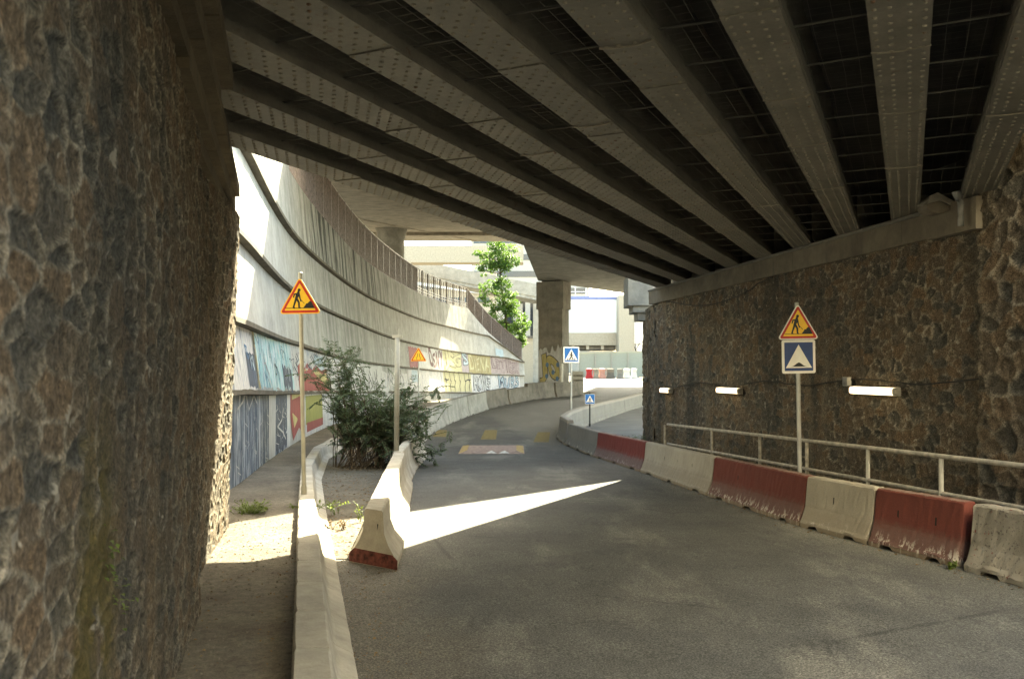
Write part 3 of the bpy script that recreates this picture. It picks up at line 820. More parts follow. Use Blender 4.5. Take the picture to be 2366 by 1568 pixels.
def letters(text, k0, k1, band, v0, v1, fill, edge, bold=0.03, rim=0.045, sx=1.0, off=0.012, target_surf=None, parent=None):
    for mat, o_, b_ in ((edge, off, bold+rim), (fill, off+0.006, bold)):
        cu = bpy.data.curves.new('lettering', 'FONT'); cu.body = text; cu.offset = b_; cu.space_character = 1.08
        to = bpy.data.objects.new('lettering', cu); COL.objects.link(to)
        bpy.context.view_layer.update()
        me = to.evaluated_get(bpy.context.evaluated_depsgraph_get()).to_mesh()
        V = [v.co.copy() for v in me.vertices]; F = [tuple(p.vertices) for p in me.polygons]
        bpy.data.objects.remove(to); bpy.data.curves.remove(cu)
        if mat == edge:
            x0 = min(v.x for v in V); x1 = max(v.x for v in V); y0 = min(v.y for v in V); y1 = max(v.y for v in V)
        mb = MB(); fn = target_surf or surf
        w_ = x1-x0; V = [Vector((v.x + 0.10*math.sin(6*v.y+2.1*v.x), v.y*(1+0.13*math.sin(3.1*v.x+1)) + 0.06*math.sin(5.3*v.x), 0)) for v in V]
        mb.add([fn(k0+(k1-k0)*(v.x-x0)/(x1-x0), band, v0+(v1-v0)*(v.y-y0)/(y1-y0), o_) for v in V], F)
        mb.build('graffiti_letters', mat, parent or cw)
# near end, upper row: turquoise and grey drips, then white with scribbles
patch(500, 572, 3, 0.0, 0.93, 'paint_mixed', jag=0.01, seed=1)
patch(556, 574, 3, 0.03, 0.55, 'paint_navy', 0.009, 0.03, seed=2)
patch(576, 611, 3, 0.04, 0.93, 'paint_turquoise', 0.010, 0.03, seed=3)
patch(576, 580, 3, 0.02, 0.95, 'paint_ochre', 0.013, 0.0, seed=3)
patch(611, 666, 3, 0.02, 0.92, 'paint_turquoise', 0.008, 0.04, seed=4)
patch(640, 662, 3, 0.05, 0.45, 'paint_navy', 0.013, 0.12, seed=14)
patch(660, 700, 3, 0.0, 0.93, 'paint_white', 0.007, 0.02, seed=5)
patch(700, 800, 3, 0.0, 0.9, 'paint_mixed', 0.007, 0.03, seed=6)
patch(720, 742, 3, 0.45, 0.85, 'paint_light_blue', 0.010, 0.06, seed=6)
patch(800, 880, 3, 0.0, 0.9, 'paint_white', 0.007, 0.05, seed=7)
patch(880, 938, 3, 0.0, 0.7, 'paint_mixed', 0.007, 0.08, seed=8)
# near end, lower row: dark blue grey with thin white scratches
patch(500, 662, 4, 0.12, 0.97, 'paint_dark_drips', 0.007, 0.05, seed=9, n=30)
patch(618, 633, 4, 0.02, 0.96, 'paint_white', 0.010, 0.02, seed=10)
patch(661, 668, 4, 0.12, 0.96, 'paint_white', 0.010, 0.03, seed=11)
patch(634, 660, 4, 0.16, 0.95, 'paint_navy', 0.012, 0.05, seed=12)
r_ = random.Random(5)
for q in range(70):
    k = r_.uniform(546, 658); v = r_.uniform(0.25, 0.9); L = r_.uniform(0.05, 0.3)
    stroke(4, [(k, v), (k+r_.uniform(-3, 3), v-L), (k+r_.uniform(-4, 5), v-L-0.04)], 0.022, 'paint_white', 0.014+0.0005*q)
stroke(4, [(548,0.82),(557,0.88),(562,0.96),(569,0.80),(580,0.94),(588,0.85)], 0.05, 'paint_white', 0.04)
stroke(4, [(656,0.36),(662,0.42)], 0.06, 'paint_white', 0.04)
stroke(4, [(636,0.5),(646,0.58),(650,0.74)], 0.06, 'paint_white', 0.04); stroke(4, [(636,0.5),(648,0.40),(655,0.28)], 0.06, 'paint_white', 0.041)
for q in range(60):      # overlapping tags on the upper row
    k = r_.uniform(560, 760); v = r_.uniform(0.12, 0.88); w = r_.uniform(0.02, 0.05); pts = [(k, v)]
    for e in range(r_.randint(3, 6)): pts.append((pts[-1][0]+r_.uniform(-3, 4.5), min(0.93, max(0.04, pts[-1][1]+r_.uniform(-0.22, 0.2)))))
    stroke(3, pts, w, r_.choice(('paint_navy', 'paint_white', 'paint_black', 'paint_light_blue', 'paint_lilac', 'paint_blue')), 0.0135+0.0004*q)
for q in range(40):      # long drips
    k = r_.uniform(575, 690); v = r_.uniform(0.4, 0.92); stroke(3, [(k, v), (k, v-r_.uniform(0.1, 0.5))], r_.uniform(0.02, 0.06), r_.choice(('paint_navy', 'paint_turquoise', 'paint_white', 'paint_light_blue')), 0.012+0.0002*q)
# yellow flame with red rim, crossing both rows
def blob(band, pts, mat, off):
    mb = MB(); mb.add([surf(k, band, v, off) for k, v in pts], [tuple(range(len(pts)))]); mb.build('graffiti', mat, cw)
blob(4, [(668,0.97),(668,0.62),(671,0.40),(675,0.18),(688,0.36),(698,0.22),(700,0.55),(694,0.72),(700,0.97)], 'paint_red', 0.016)
blob(4, [(671,0.97),(672,0.66),(677,0.38),(684,0.50),(682,0.70),(692,0.82),(696,0.97)], 'paint_yellow', 0.022)
blob(3, [(677,0.0),(678,0.5),(684,0.58),(688,0.44),(694,0.5),(702,0.62),(712,0.48),(722,0.62),(734,0.50),(748,0.55),(752,0.0)], 'paint_red', 0.016)
blob(3, [(679,0.0),(680,0.44),(688,0.38),(698,0.5),(710,0.38),(722,0.5),(736,0.40),(745,0.44),(748,0.0)], 'paint_yellow', 0.022)
blob(4, [(703,0.90),(742,0.92),(744,0.40),(704,0.36)], 'paint_olive', 0.012); blob(4, [(706,0.40),(744,0.42),(744,0.26),(706,0.22)], 'paint_red', 0.016)
patch(700, 900, 4, 0.12, 0.95, 'paint_mixed', 0.007, 0.05, seed=21)
for q in range(30):
    k = r_.uniform(665, 790); v = r_.uniform(0.35, 0.9); stroke(3, [(k, v), (k+r_.uniform(-4,5), v-0.12), (k+r_.uniform(-3,4), v-0.2)], 0.05, 'paint_navy', 0.014+0.0004*q)
for q in range(26):
    k = r_.uniform(830, 930); v = r_.uniform(0.3, 0.95); stroke(3, [(k, v), (k+r_.uniform(-3,3), v-0.2), (k+r_.uniform(-3,3), v-0.35)], 0.09, 'paint_black', 0.014+0.0004*q)
for q in range(14):
    k = r_.uniform(866, 940); v = r_.uniform(0.2, 0.8); stroke(2, [(k, v), (k+r_.uniform(-4,4), v-0.12), (k+r_.uniform(-2,3), v-0.28)], 0.08, 'paint_mixed', 0.014+0.0004*q)
# far end: the big letters in two rows
patch(940, 962, 2, 0.02, 0.82, 'paint_red', 0.02, 0.05, seed=31)
patch(962, 986, 2, 0.02, 0.72, 'paint_white', 0.015, 0.03, seed=32)
patch(984, 1024, 2, 0.02, 0.93, 'paint_white', 0.015, 0.03, seed=33)
letters('OSNY', 986, 1021, 2, 0.04, 0.92, 'paint_maroon', 'paint_white', 0.035, 0.05, off=0.03)
patch(1020, 1068, 2, 0.0, 0.95, 'paint_pale_yellow', 0.02, 0.02, seed=34)
letters('JEG', 1024, 1063, 2, 0.03, 0.93, 'paint_pale_yellow', 'paint_black', 0.075, 0.025, off=0.04)
patch(1063, 1079, 2, 0.0, 0.95, 'paint_lilac', 0.03, 0.02, seed=35); letters('S', 1065, 1077, 2, 0.3, 0.93, 'paint_light_blue', 'paint_navy', 0.03, 0.04, off=0.05)
patch(1078, 1131, 2, 0.0, 0.95, 'paint_ochre', 0.02, 0.02, seed=36); letters('DIENA', 1080, 1129, 2, 0.04, 0.9, 'paint_pale_yellow', 'paint_ochre', 0.0, 0.07, off=0.05)
patch(1131, 1198, 2, 0.02, 0.93, 'paint_pink', 0.02, 0.02, seed=37)
letters('LET', 1134, 1164, 2, 0.3, 0.85, 'paint_pink', 'paint_maroon', 0.0, 0.03, off=0.04); letters('IEEL', 1168, 1196, 2, 0.1, 0.85, 'paint_pink', 'paint_maroon', 0.0, 0.03, off=0.04)
patch(1142, 1160, 1, 0.02, 0.55, 'paint_light_blue', 0.02, 0.12, n=7, seed=38)
patch(940, 1022, 3, 0.02, 0.93, 'paint_mixed', 0.015, 0.03, seed=39); patch(948, 962, 3, 0.4, 0.9, 'paint_light_blue', 0.02, 0.05, seed=39)
patch(1022, 1086, 3, 0.02, 0.95, 'paint_pale_yellow', 0.02, 0.02, seed=40)
for k in (1025, 1036, 1046, 1058, 1070, 1080): stroke(3, [(k, 0.95), (k+1, 0.6), (k+3, 0.5), (k, 0.3), (k+0.5, 0.05)], 0.12, 'paint_black', 0.045)
stroke(3, [(1072,0.55),(1076,0.62),(1084,0.64)], 0.12, 'paint_black', 0.06); stroke(3, [(1024,0.62),(1030,0.57),(1033,0.6)], 0.12, 'paint_black', 0.06)
patch(1086, 1200, 3, 0.03, 0.93, 'paint_mixed', 0.015, 0.03, seed=41)
letters('AKWEB', 1090, 1132, 3, 0.1, 0.92, 'paint_white', 'paint_black', 0.0, 0.05, off=0.04); letters('MURS', 1150, 1196, 3, 0.25, 0.9, 'paint_light_blue', 'paint_navy', 0.0, 0.05, off=0.04)

# ---------------------------------------------------------------- railing on top of the curved wall
rl = thing('metal_railing', 'brown flat bar railing along the top of the curved concrete wall', 'railing', (-8, 45, 8.8))
KR = np.linspace(668, 1209, 2400)
PR = np.array([np.append(plan_at(k)[0] - plan_at(k)[1]*0.18, np.interp(k, KS, TOPZ)) for k in KR])
LR = np.concatenate([[0], np.cumsum(np.hypot(*(PR[1:,:2]-PR[:-1,:2]).T))])
def rpos(s): return np.array([np.interp(s, LR, PR[:,i]) for i in range(3)])
def rdir(s):
    d = rpos(min(s+0.2, LR[-1])) - rpos(max(s-0.2, 0)); d[2] = 0; return d/np.linalg.norm(d)
HR = 2.25; bay = 2.4; s = 0.0; TOPS = []
while s < LR[-1]-0.3:
    e = min(s+bay, LR[-1]-0.02); kk = np.interp(s, LR, KR)
    d = rdir(s); rz = math.atan2(d[1], d[0])
    p = rpos(s); po = MB(); po.box((p[0], p[1], p[2]+HR/2), (0.09, 0.14, HR), rz); po.build('post', 'brown_rail', rl)
    pn = MB(); a, b = rpos(s), rpos(e)
    open_bay = 966 < kk < 1078
    up = Vector((0,0,1))
    pn.bar(Vector(a)+up*(HR-0.03), Vector(b)+up*(HR-0.03), 0.07, 0.06); pn.bar(Vector(a)+up*0.12, Vector(b)+up*0.12, 0.05, 0.05)
    if open_bay:
        for h in (0.38, 0.62): pn.bar(Vector(a)+up*h, Vector(b)+up*h, 0.05, 0.09)
        for t in (0.3, 0.62): 
            q = rpos(s+(e-s)*t); pn.box((q[0], q[1], q[2]+HR/2), (0.22, 0.05, HR-0.2), rz)
    else:
        n = 17
        for i in range(1, n):
            q = rpos(s+(e-s)*i/n); pn.box((q[0], q[1], q[2]+HR/2+0.03), (0.014, 0.10, HR-0.2), rz)
    pn.build('railing_panel', 'brown_rail', rl)
    s = e

# ---------------------------------------------------------------- elevated roads behind the bridge
v1 = thing('elevated_road_slab', 'wide concrete viaduct slab on a round column above the curved wall', 'viaduct', (-8, 60, 10))
def vz(y): return 2.1 + 8.2 + (y-30)*0.0923
poly = [(-30,58),(-7.1,30.85),(-4.3,27.5),(-1.26,23.7),(-0.14,25.6),(1.14,26.95),(5.98,33.35),(34,69.5),(34,95),(-4,95),(-9,94),(-45,95)]
mb = MB(); mb.prism(poly, [vz(y) for x, y in poly], [vz(y)+1.1 for x, y in poly]); mb.build('slab', 'soffit_concrete', v1)
mb = MB(); mb.tube([(-10.45, 75, -1), (-10.45, 75, vz(75)-1.1), (-10.45, 75, vz(75)+0.05)], [1.12, 1.12, 1.4], 28); mb.build('round_column', 'concrete', v1, smooth=True)
mb = MB(); mb.bar((-20, 80, vz(80)-0.15), (4, 80, vz(80)-0.15), 0.5, 0.34); mb.bar((-14, 56, vz(56)-0.02), (-4, 93, vz(93)-0.02), 0.3, 0.1); mb.build('soffit_rib', 'soffit_concrete', v1)

v2 = thing('viaduct_on_pier', 'pale concrete viaduct deck resting on a square pier with graffiti', 'viaduct', (3.5, 70, 0))
zz = 2.1+7.2
poly = [(0.35,45),(0.94,53.5),(2.07,69),(3.9,71.6),(11.2,81),(30,105),(30,45)]
inner = [(0.35,45),(0.94,53.5),(2.07,69),(3.9,71.6),(11.2,81),(30,105),(30,45)]
mb = MB(); mb.prism(poly, zz, zz+1.3); mb.build('deck', 'concrete', v2)
mb = MB()
for a, b in zip(poly[:4], poly[1:5]): mb.bar((a[0]-0.2, a[1], zz+1.7), (b[0]-0.2, b[1], zz+1.7), 0.25, 0.8)
mb.build('parapet', 'concrete_pale', v2)
pier = MB(); PC = (3.35, 69.6); pa = math.radians(-24)
pier.box((PC[0], PC[1], 3.9), (2.05, 1.5, 9.6), pa); pier.box((PC[0], PC[1], 8.12), (2.30, 1.75, 2.2), pa)
pr_ = pier.build('pier', 'pier_concrete', v2)
mb = MB(); mb.box((PC[0], PC[1], 9.26), (1.6, 1.1, 0.09), pa); mb.build('bearing', 'black', v2)
ca, sa = math.cos(pa), math.sin(pa)
def pier_face(k, band, v, off):          # front face of the pier: k across in metres, v up in metres
    x, y = k, -0.755-off
    return (PC[0]+x*ca-y*sa, PC[1]+x*sa+y*ca, v)
letters('JO', -0.85, 0.9, 0, 1.0, 3.3, 'paint_yellow', 'paint_black', 0.09, 0.03, off=0.01, target_surf=pier_face, parent=v2)
mb = MB()
for cx, cz in ((-0.3,1.7),(-0.25,2.6),(0.25,2.0),(0.65,2.6),(0.6,1.5)):
    mb.add([pier_face(cx+0.14*math.cos(t), 0, cz+0.2*math.sin(t), 0.02) for t in np.linspace(0, 2*math.pi, 9)[:-1]], [tuple(range(8))])
mb.build('graffiti', 'paint_blue', v2)
mb = MB(); rr_ = random.Random(3); top = [pier_face(-1.0+2.0*i/12, 0, 3.5+0.75*rr_.random(), 0.006) for i in range(13)]; bot = [pier_face(-1.0+2.0*i/12, 0, 0.0, 0.006) for i in range(13)]
mb.add(top+bot, [(i, 13+i, 14+i, i+1) for i in range(12)]); mb.build('graffiti', 'paint_white', v2)

# beam bridge seen under the slab
v3 = thing('concrete_footbridge', 'plain beige concrete bridge beam crossing behind the round column', 'bridge', (-8, 115, 16))
mb = MB(); mb.prism([(-30,114),(1.5,114),(1.5,117),(-30,117)], 2.1+14.3, 2.1+16.5); mb.build('beam', 'beige_plaster', v3)
v4 = thing('far_ramp', 'light concrete ramp with parapet rising beyond the leafy tree', 'viaduct', (-4, 125, 12))
mb = MB(); mb.bar((-16, 122, 2.1+15.2), (5.5, 132, 2.1+11.9), 0.3, 1.9); mb.build('parapet', 'concrete_pale', v4)
mb = MB(); mb.bar((-16, 124.2, 2.1+13.9), (5.5, 134.2, 2.1+10.6), 4.0, 0.5); mb.build('deck', 'concrete', v4)
mb = MB()
for x in (1.2, 3.6): mb.box((x, 131, 5.5), (0.8, 0.8, 13.5))
mb.build('column', 'concrete_pale', v4)

# ---------------------------------------------------------------- concrete barriers
def barrier_mesh(L, H=0.77, seed=0, base=0.25, top=0.10, rough=0.004, notch=True, nseg=26):
    nseg = max(nseg, int(L*13))
    """jersey profile along local y, origin at the middle of the base"""
    r = random.Random(seed)
    prof = [(base,0.0),(base,0.07*H/0.77),(base-0.03,0.12*H/0.77),(base-0.10,0.31*H/0.77),(top+0.035,0.40*H/0.77),(top+0.012,H*0.8),(top,H-0.025),(top-0.025,H)]
    ring = prof + [(-x, z) for x, z in reversed(prof)]
    n = len(ring); mb = MB(); V = []; F = []
    ys = [-L/2, -L/2+0.02] + [-L/2+0.05+(L-0.1)*i/nseg for i in range(nseg+1)] + [L/2-0.02, L/2]
    for j, y in enumerate(ys):
        endk = 0.93 if j in (0, len(ys)-1) else (0.985 if j in (1, len(ys)-2) else 1.0)
        t = (y/L+0.5)
        cut = notch and ((0.16 < t < 0.30 or 0.70 < t < 0.84) if L < 2.5 else (0.10 < t < 0.17 or 0.47 < t < 0.53 or 0.80 < t < 0.88))
        for i, (x, z) in enumerate(ring):
            zz = z*(1-(1-endk)*0.4) if z > 0.1 else z
            if i in (0, n-1): zz = 0.055 if cut else 0.012*r.random()
            if i in (1, n-2) and cut: zz += 0.03
            V.append((x*endk + r.uniform(-1,1)*rough, y + (r.uniform(-1,1)*rough if 1 < j < len(ys)-2 else 0), zz + r.uniform(-1,1)*rough))
    for j in range(len(ys)-1):
        for i in range(n): F.append((j*n+i, j*n+(i+1) % n, (j+1)*n+(i+1) % n, (j+1)*n+i))
    F += [tuple(range(n-1,-1,-1)), tuple(range((len(ys)-1)*n, len(ys)*n))]
    mb.add(V, F); return mb
def slots(mb_side, L, H, ys, side=-1):  # flat dark patches painted in place of shaded slot holes
    mb = MB()
    for y in ys:
        x = 0.128; z = H*0.62
        mb.add([(side*(x+0.004), y-0.014, z-0.05), (side*(x+0.004), y+0.014, z-0.05), (side*(x-0.004), y+0.012, z+0.05), (side*(x-0.004), y-0.012, z+0.05)], [(0,3,2,1)])
    return mb
def barrier(x0, y0, x1, y1, mat, label, group, H=0.77, base=0.25, seed=0, slot=(), z=None, name='concrete_barrier', shift=0.25, top=0.10, rough=0.004):
    d = Vector((x1-x0, y1-y0, 0)); L = d.length; rz = math.atan2(-d.x, d.y); n = Vector((d.y, -d.x, 0)).normalized()
    c = Vector(((x0+x1)/2, (y0+y1)/2, 0)) + n*shift
    zb0 = zroad(x0+n.x*shift, y0) if z is None else z; zb1 = zroad(x1+n.x*shift, y1) if z is None else z
    t = thing(name, label, 'barrier', (c.x, c.y, min((zb0+zb1)/2, 99)-0.004), 0, group)
    t.rotation_euler = (math.atan2(zb1-zb0, L), 0, rz)
    barrier_mesh(L-(0.02 if H < 0.9 else 0.09), H, seed, base, top, rough).build('body', mat, t, inv=False, smooth=False)
    if slot: slots(None, L, H, [q*L/2 for q in slot]).build('lifting_slots', 'slot_dark', t, inv=False)
    return t
GB = 'concrete barriers along the right edge of the road'
for i, (a, b, mat, lab, sl) in enumerate((
    (8.15, 10.08, 'barrier_rough', 'rough pitted off-white concrete barrier at the right edge of the photo', ()),
    (10.2, 11.68, 'barrier_red', 'red painted barrier with scraped white foot next to the pitted one', (-0.45, 0.4)),
    (11.7, 13.28, 'barrier_white', 'single dirty white barrier between two red painted stretches', (0.1,)),
    (13.3, 17.05, 'barrier_red', 'long red barrier with white scrapes along its foot and the double sign behind', (-0.55, 0.35)),
    (17.07, 22.0, 'barrier_white', 'long dirty white barrier at the tip of the sunlit wedge', (-0.5, -0.1, 0.3)),
    (22.02, 26.9, 'barrier_red_faded', 'long faded red barrier with grey lower half next to the bare grey one', ()),
    (26.92, 30.9, 'barrier_grey', 'bare stained grey barrier at the far tip of the painted row', ()))):
    xa, xb = xbarrier(a), xbarrier(b)
    barrier(xa, a, xb, b, mat, lab, GB, seed=40+i, slot=sl, rough=0.009 if mat == 'barrier_rough' else 0.004, shift=0.25)
# the row that turns away to the right behind the island
pts = [(1.85,31.05),(1.7,33.2),(2.1,35.6),(2.75,38.2),(4.1,42.0),(5.6,46.0),(7.0,50.0),(8.5,54.0),(10.0,57.5)]
for i, (p, q) in enumerate(zip(pts[:-1], pts[1:])):
    barrier(p[0], p[1], q[0], q[1], 'barrier_grey', ('grey barrier turning the bend just past the painted row' if i == 0 else
            'grey barrier of the bending row behind the small crossing sign, %s from the near bend' % ('second','third','fourth','fifth','sixth','seventh','eighth')[i-1]),
            'grey barriers bending away behind the island', H=0.88, base=0.26, seed=70+i, top=0.12)
# row on the left side of the far road
pts = [(-3.15,27.2),(-3.2,31.0),(-3.3,35.0),(-2.9,40.0),(-2.2,45.0),(-1.35,49.5),(-0.1,53.5),(1.2,57.0),(3.1,60.0),(5.2,62.5)]
for i, (p, q) in enumerate(zip(pts[:-1], pts[1:])):
    barrier(p[0], p[1], q[0], q[1], 'concrete' if i < 5 else 'concrete_dark', ('tan barrier block at the right end of the far row' if i == 8 else 'pale barrier in the curving far row beyond the bush, %s from its near end' %
            ('first','second','third','fourth','fifth','sixth','seventh','eighth')[i]), 'pale barriers curving along the far left of the road',
            H=1.02+(0.10*((i*5) % 3)-0.1 if i > 4 else 0.0), base=0.28, seed=90+i, shift=-0.25-(0.08*(i % 2) if i > 4 else 0), top=0.14, rough=0.012)
# end barrier in the middle of the picture
eb = thing('concrete_barrier', 'pale barrier end with dark red foot standing in the sun patch', 'barrier', (-1.8, 12, -0.2))
def endbar(name, y0, y1, x0, x1, z0, H0, H1, b0, t0, mat, flare=True):
    mb = MB(); V = []; n = 8; rows = 18
    for j in range(rows+1):
        t = j/rows; y = y0+(y1-y0)*t; xc = x0+(x1-x0)*t; H = H0+(H1-H0)*t; zb = zroad(xc, y)-0.004
        if j == 0: y -= 0.0
        tb = t0; pr = [(b0, 0), (b0, 0.10), (b0*0.62, 0.27), (tb+0.02, H*0.6), (tb, H-0.02), (tb-0.02, H)]
        ring = pr + [(-a, z) for a, z in reversed(pr)]
        for a, z in ring: V.append((xc+a+random.uniform(-1,1)*0.003, y + (0.10*(z/H) if j == 0 else 0) - 0.24*(a/b0 + 1)*max(0, 1-j/5)*(y0 < 12), zb+z+(random.uniform(0,1)*0.004)))
    m_ = 12; F = [(j*m_+i, (j+1)*m_+i, (j+1)*m_+(i+1) % m_, j*m_+(i+1) % m_) for j in range(rows) for i in range(m_)]
    F += [tuple(range(m_)), tuple(range((rows+1)*m_-1, rows*m_-1, -1))]
    mb.add(V, F); return mb
mb = endbar('x', 10.55, 14.6, -1.66, -2.04, 0, 0.66, 0.72, 0.32, 0.125, 'kerb_concrete')
mb.build('body', 'kerb_concrete', eb)
mb = MB(); z0 = zroad(-1.66, 10.5)
V = []
for d_ in (0.0, 0.03):
    for a, z in ((0.325,0.012),(0.325,0.11),(0.26,0.165),(-0.26,0.175),(-0.325,0.11),(-0.325,0.012)): V.append((-1.66+a, 10.55-0.24*(a/0.32+1)-0.012+d_+0.10*z/0.66, z0+z))
mb.add(V, [(0,5,4,3,2,1),(6,7,8,9,10,11)]+[(i, (i+1) % 6, 6+(i+1) % 6, 6+i) for i in range(6)])
mb.build('red_foot', 'foot_red', eb)
mb = MB(); mb.box((-1.60, 10.345, z0+0.45), (0.02, 0.02, 0.09)); mb.build('lifting_slot', 'slot_dark', eb)
eb2 = thing('concrete_barrier', 'pale barrier behind the red-footed one, partly under the bush', 'barrier', (-2.2, 16.6, -0.3))
endbar('x', 14.63, 18.6, -2.045, -2.43, 0, 0.72, 0.74, 0.30, 0.12, 'kerb_concrete').build('body', 'kerb_concrete', eb2)
for i, (p, q) in enumerate((((-2.72,18.62),(-3.0,22.8)), ((-3.0,22.85),(-3.12,27.0)))):
    barrier(p[0], p[1], q[0], q[1], 'kerb_concrete', ('pale barrier mostly hidden behind the dark bush', 'pale barrier just beyond the dark bush')[i], None, H=0.76, seed=120+i, shift=0.25)

# low kerb blocks on the left
names = 'first second third fourth fifth sixth seventh eighth ninth tenth eleventh twelfth thirteenth'.split()
def kerb_block(y0, y1, label, group, name='kerb_block'):
    mb = MB(); V = []; rows = max(6, int((y1-y0)/0.12))
    prof = [(0,0),(0,0.012),(-0.015,0.03),(-0.13,0.085),(-0.155,0.115),(-0.215,0.352),(-0.232,0.37),(-0.455,0.37),(-0.47,0.35),(-0.49,0.0)]
    m_ = len(prof)
    for j in range(rows+1):
        y = y0+(y1-y0)*j/rows; e = 0.012 if j in (0, rows) else 0.0
        dx = xkerb(y); zb = zroad(dx, y)-0.004
        for a, z in prof: V.append((dx+a*(1)+(-e if a > -0.23 else e)*(z > 0.02)+random.uniform(-1,1)*0.0025, y, zb+z-(e*0.7 if z > 0.3 else 0)+random.uniform(-1,1)*0.0025))
    F = [(j*m_+i, (j+1)*m_+i, (j+1)*m_+(i+1) % m_, j*m_+(i+1) % m_) for j in range(rows) for i in range(m_)]
    F += [tuple(range(m_)), tuple(range((rows+1)*m_-1, rows*m_-1, -1))]
    mb.add(V, F); o = mb.build(name, 'kerb_concrete'); tag(o, label, 'kerb', group); return o
y = 2.85; i = 0
while y < 14.7:
    y1 = y+1.0 if y < 13 else 14.75
    j = i-2
    lab = ('low concrete kerb block at the bottom edge of the photo, nearest of the row' if j == 0 else 'low concrete kerb block left of the road, %s from the near end' % names[max(j,0)])
    if y1 > 14.5: lab = 'sunlit low kerb block with the left roadworks sign pole on it'
    if y1 > 4.9: kerb_block(y, y1-0.006, lab, 'low kerb blocks left of the road')
    y = y1; i += 1
kerb_block(14.76, 30.0, 'long low kerb curving away in shade behind the left roadworks sign', None, 'kerb')

# ---------------------------------------------------------------- signs
def rounded(pts, r, n=5):
    out = []; N = len(pts)
    for i in range(N):
        p = Vector(pts[i]); a = (Vector(pts[i-1])-p).normalized(); b = (Vector(pts[(i+1) % N])-p).normalized()
        ang = a.angle(b); d = r/math.tan(ang/2); c = p + (a+b).normalized()*(r/math.sin(ang/2))
        s = p+a*d-c; e = p+b*d-c; a0 = math.atan2(s.y, s.x); a1 = math.atan2(e.y, e.x); da = (a1-a0+math.pi) % (2*math.pi)-math.pi
        for k in range(n+1): out.append((c.x+r*math.cos(a0+da*k/n), c.y+r*math.sin(a0+da*k/n)))
    return out
def tri(side, inset=0.0, r=0.04):
    h = side*math.sqrt(3)/2; k = inset
    return rounded([(-side/2+k*1.732, k), (side/2-k*1.732, k), (0, h-2*k)], r)
def sq(side, inset=0.0, r=0.035):
    a = side/2-inset; return rounded([(-a, inset), (a, inset), (a, side-inset), (-a, side-inset)], r)
def capsule(p, q, w, w2=None, n=5):
    p = Vector(p); q = Vector(q); d = (q-p).normalized(); nn = Vector((-d.y, d.x)); w2 = w2 or w
    a0 = math.atan2(nn.y, nn.x)
    return [(p.x+w/2*math.cos(a0+math.pi*k/n), p.y+w/2*math.sin(a0+math.pi*k/n)) for k in range(n+1)] + \
           [(q.x+w2/2*math.cos(a0+math.pi+math.pi*k/n), q.y+w2/2*math.sin(a0+math.pi+math.pi*k/n)) for k in range(n+1)]
def shift(poly, dx, dz, s=1.0): return [(x*s+dx, z*s+dz) for x, z in poly]
def layer(mb, poly, depth, mat, x=0, z=0): mb.slab(shift(poly, x, z), -depth, -depth+0.0015, mat)
def worker(s):
    """digging figure in a triangle of unit side s: polygons in sign coordinates"""
    q = lambda x, y: ((x-0.5)*s, y*s)
    P = []
    P.append([(q(0.487,0.555)[0]+0.034*s*math.cos(t), q(0.487,0.555)[1]+0.034*s*math.sin(t)) for t in np.linspace(0, 2*math.pi, 14)[:-1]])
    P.append(capsule(q(0.475,0.53), q(0.455,0.43), 0.045*s, 0.085*s)); P.append(capsule(q(0.455,0.45), q(0.415,0.355), 0.085*s, 0.06*s))
    P.append(capsule(q(0.415,0.35), q(0.375,0.235), 0.052*s, 0.04*s)); P.append(capsule(q(0.375,0.235), q(0.345,0.15), 0.04*s, 0.034*s)); P.append(capsule(q(0.345,0.15), q(0.372,0.138), 0.03*s))
    P.append(capsule(q(0.425,0.35), q(0.475,0.265), 0.055*s, 0.045*s)); P.append(capsule(q(0.475,0.265), q(0.48,0.145), 0.045*s, 0.036*s)); P.append(capsule(q(0.478,0.142), q(0.505,0.138), 0.03*s))
    P.append(capsule(q(0.46,0.475), q(0.375,0.455), 0.034*s)); P.append(capsule(q(0.375,0.455), q(0.352,0.385), 0.03*s, 0.024*s))
    P.append(capsule(q(0.485,0.46), q(0.502,0.36), 0.034*s, 0.028*s)); P.append(capsule(q(0.502,0.36), q(0.525,0.29), 0.026*s))
    P.append(capsule(q(0.50,0.35), q(0.60,0.24), 0.010*s))
    P.append([q(0.575,0.136),q(0.62,0.19),q(0.645,0.235),q(0.68,0.24),q(0.70,0.265),q(0.735,0.295),q(0.765,0.285),q(0.79,0.235),q(0.83,0.145),q(0.835,0.136)])
    P.append([q(0.17,0.126),q(0.835,0.126),q(0.835,0.136),q(0.17,0.138)])
    return P
